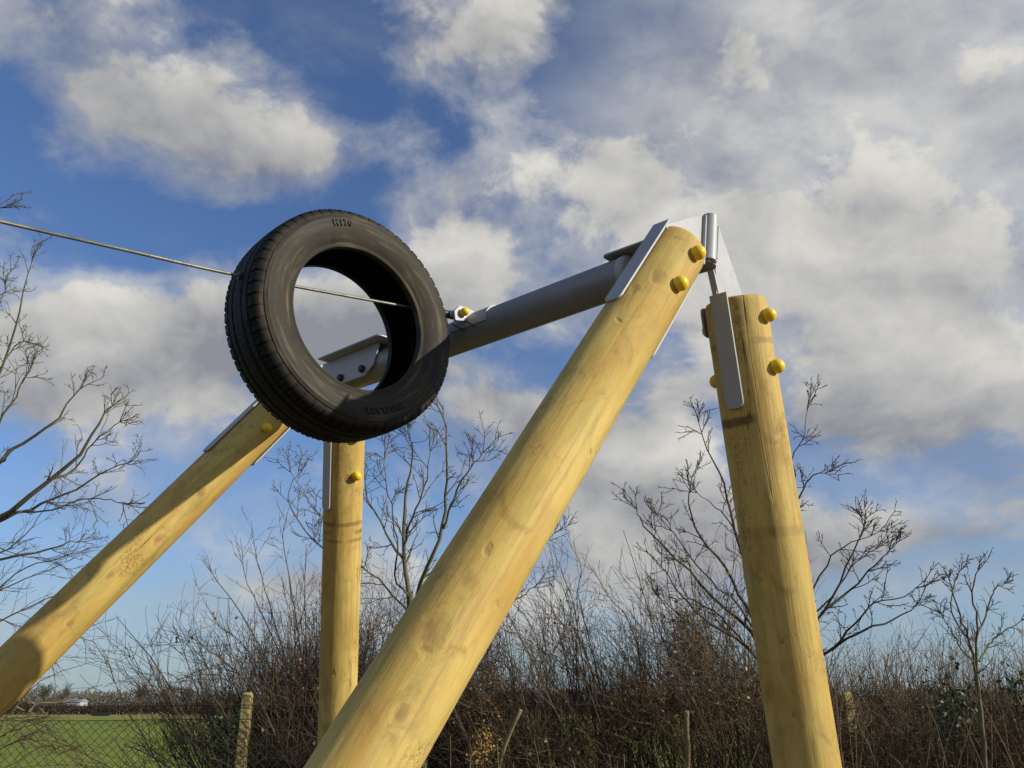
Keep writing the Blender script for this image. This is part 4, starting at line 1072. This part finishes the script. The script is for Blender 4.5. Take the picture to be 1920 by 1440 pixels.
def far_tree(px, y, h, seed, label, wd=.5):
    g = np.random.default_rng(seed); X, Y = P_at(px, y)
    rt = empty('distant_tree', (X, Y, 0)); tag(rt, label, 'tree')
    tp, tr_ = grow(np.array([[X, Y, 0.]]), np.array([[0, 0, 1.]]), np.array([h*.5]), np.array([h*.03]), np.array([h*.02]), 6, .03, (0, 0, .05), g)
    polymesh('trunk', [(tp, tr_, 7)], B_FAR, rt)
    st, d, rr_, t, ix = spawn(tp, tr_, 16, .35, 1, wd, .2, g)
    p1, r1 = grow(st, d, h*g.uniform(.25, .5, len(st)), rr_*.45, np.full(len(st), h*.004), 6, .1, (0, 0, .08), g)
    st, d, rr_, t, ix = spawn(p1, r1, 14, .2, 1, .6, .2, g)
    p2, r2 = grow(st, d, h*g.uniform(.06, .17, len(st)), rr_*.6, np.full(len(st), h*.0025), 4, .12, (0, 0, .05), g)
    st, d, rr_, t, ix = spawn(p2, r2, 5, .2, 1, .6, .2, g)
    p3, r3 = grow(st, d, h*g.uniform(.03, .07, len(st)), np.full(len(st), h*.0025), np.full(len(st), h*.0018), 2, .12, (0, 0, .03), g)
    t_ = polymesh('crown', [(p1, r1, 4), (p2, r2, 3), (p3, r3, 3)], B_FAR, rt); t_['kind'] = 'stuff'
far_tree(263, 190, 7.2, 71, 'lone taller bare tree on the horizon above the middle of the fence')
far_tree(85, 185, 7.0, 72, 'bare tree on the horizon nearest the slanting log', .8)
far_tree(120, 195, 6.2, 73, 'broad bare tree on the horizon just right of the slanting log', .8)
far_tree(310, 198, 5.4, 74, 'small bare tree on the horizon left of the fence post', .5)
far_tree(355, 192, 5.6, 75, 'thin bare tree on the horizon close to the fence post', .4)
# pale building by the horizon
bx_, by_ = P_at(143, 170)
hut = empty('farm_shed', (bx_, by_, 0)); tag(hut, 'tiny pale shed on the far side of the field', 'shed')
M_WHITE = mat_simple('pale_sheet_metal', (.36, .39, .42), (.42, .45, .48), 2, .6); M_ROOF = mat_simple('grey_roof_sheet', (.22, .23, .25), (.28, .29, .30), 2, .6)
def bx(name, c, s, mat, par):
    vs = [(c[0]+sx_*s[0]/2, c[1]+sy_*s[1]/2, c[2]+sz_*s[2]/2) for sz_ in (-1, 1) for sx_, sy_ in ((-1, -1), (1, -1), (1, 1), (-1, 1))]
    return obj(name, vs, [[0, 1, 2, 3], [4, 5, 6, 7]]+[[j, (j+1) % 4, 4+(j+1) % 4, 4+j] for j in range(4)], mat, par)
bx('wall', (bx_, by_, 1.0), (3.0, 3, 2.0), M_WHITE, hut)
obj('roof', [(bx_-1.7, by_-1.7, 2.0), (bx_+1.7, by_-1.7, 2.0), (bx_+1.7, by_+1.7, 2.0), (bx_-1.7, by_+1.7, 2.0), (bx_-1.7, by_, 2.5), (bx_+1.7, by_, 2.5)], [[0, 1, 5, 4], [2, 3, 4, 5], [0, 4, 3], [1, 2, 5], [0, 3, 2, 1]], M_ROOF, hut)
bx('door', (bx_+.7, by_-1.52, .8), (.9, .05, 1.6), M_ROOF, hut)
tx, ty = P_at(194, 118)
vs = [(tx+a*1.25*k, ty+b_*.3*k, z) for z, k in ((.15, .85), (.62, 1)) for a, b_ in ((-1, -1), (1, -1), (1, 1), (-1, 1))]
vs += [(tx+a*1.18, ty+b_*.24, .60) for a, b_ in ((-1, -1), (1, -1), (1, 1), (-1, 1))]+[(tx+a*1.0, ty+b_*.2, .25) for a, b_ in ((-1, -1), (1, -1), (1, 1), (-1, 1))]
fs = [[0, 1, 2, 3]]+[[k+j, k+(j+1) % 4, k+4+(j+1) % 4, k+4+j] for k in (0, 4, 8) for j in range(4)]+[[12, 13, 14, 15]]
tro = obj('feed_trough', vs, fs, M_BOLT); tag(tro, 'low dark trough lying out in the green field', 'trough')
print('SCENE BUILT', len(bpy.data.objects))
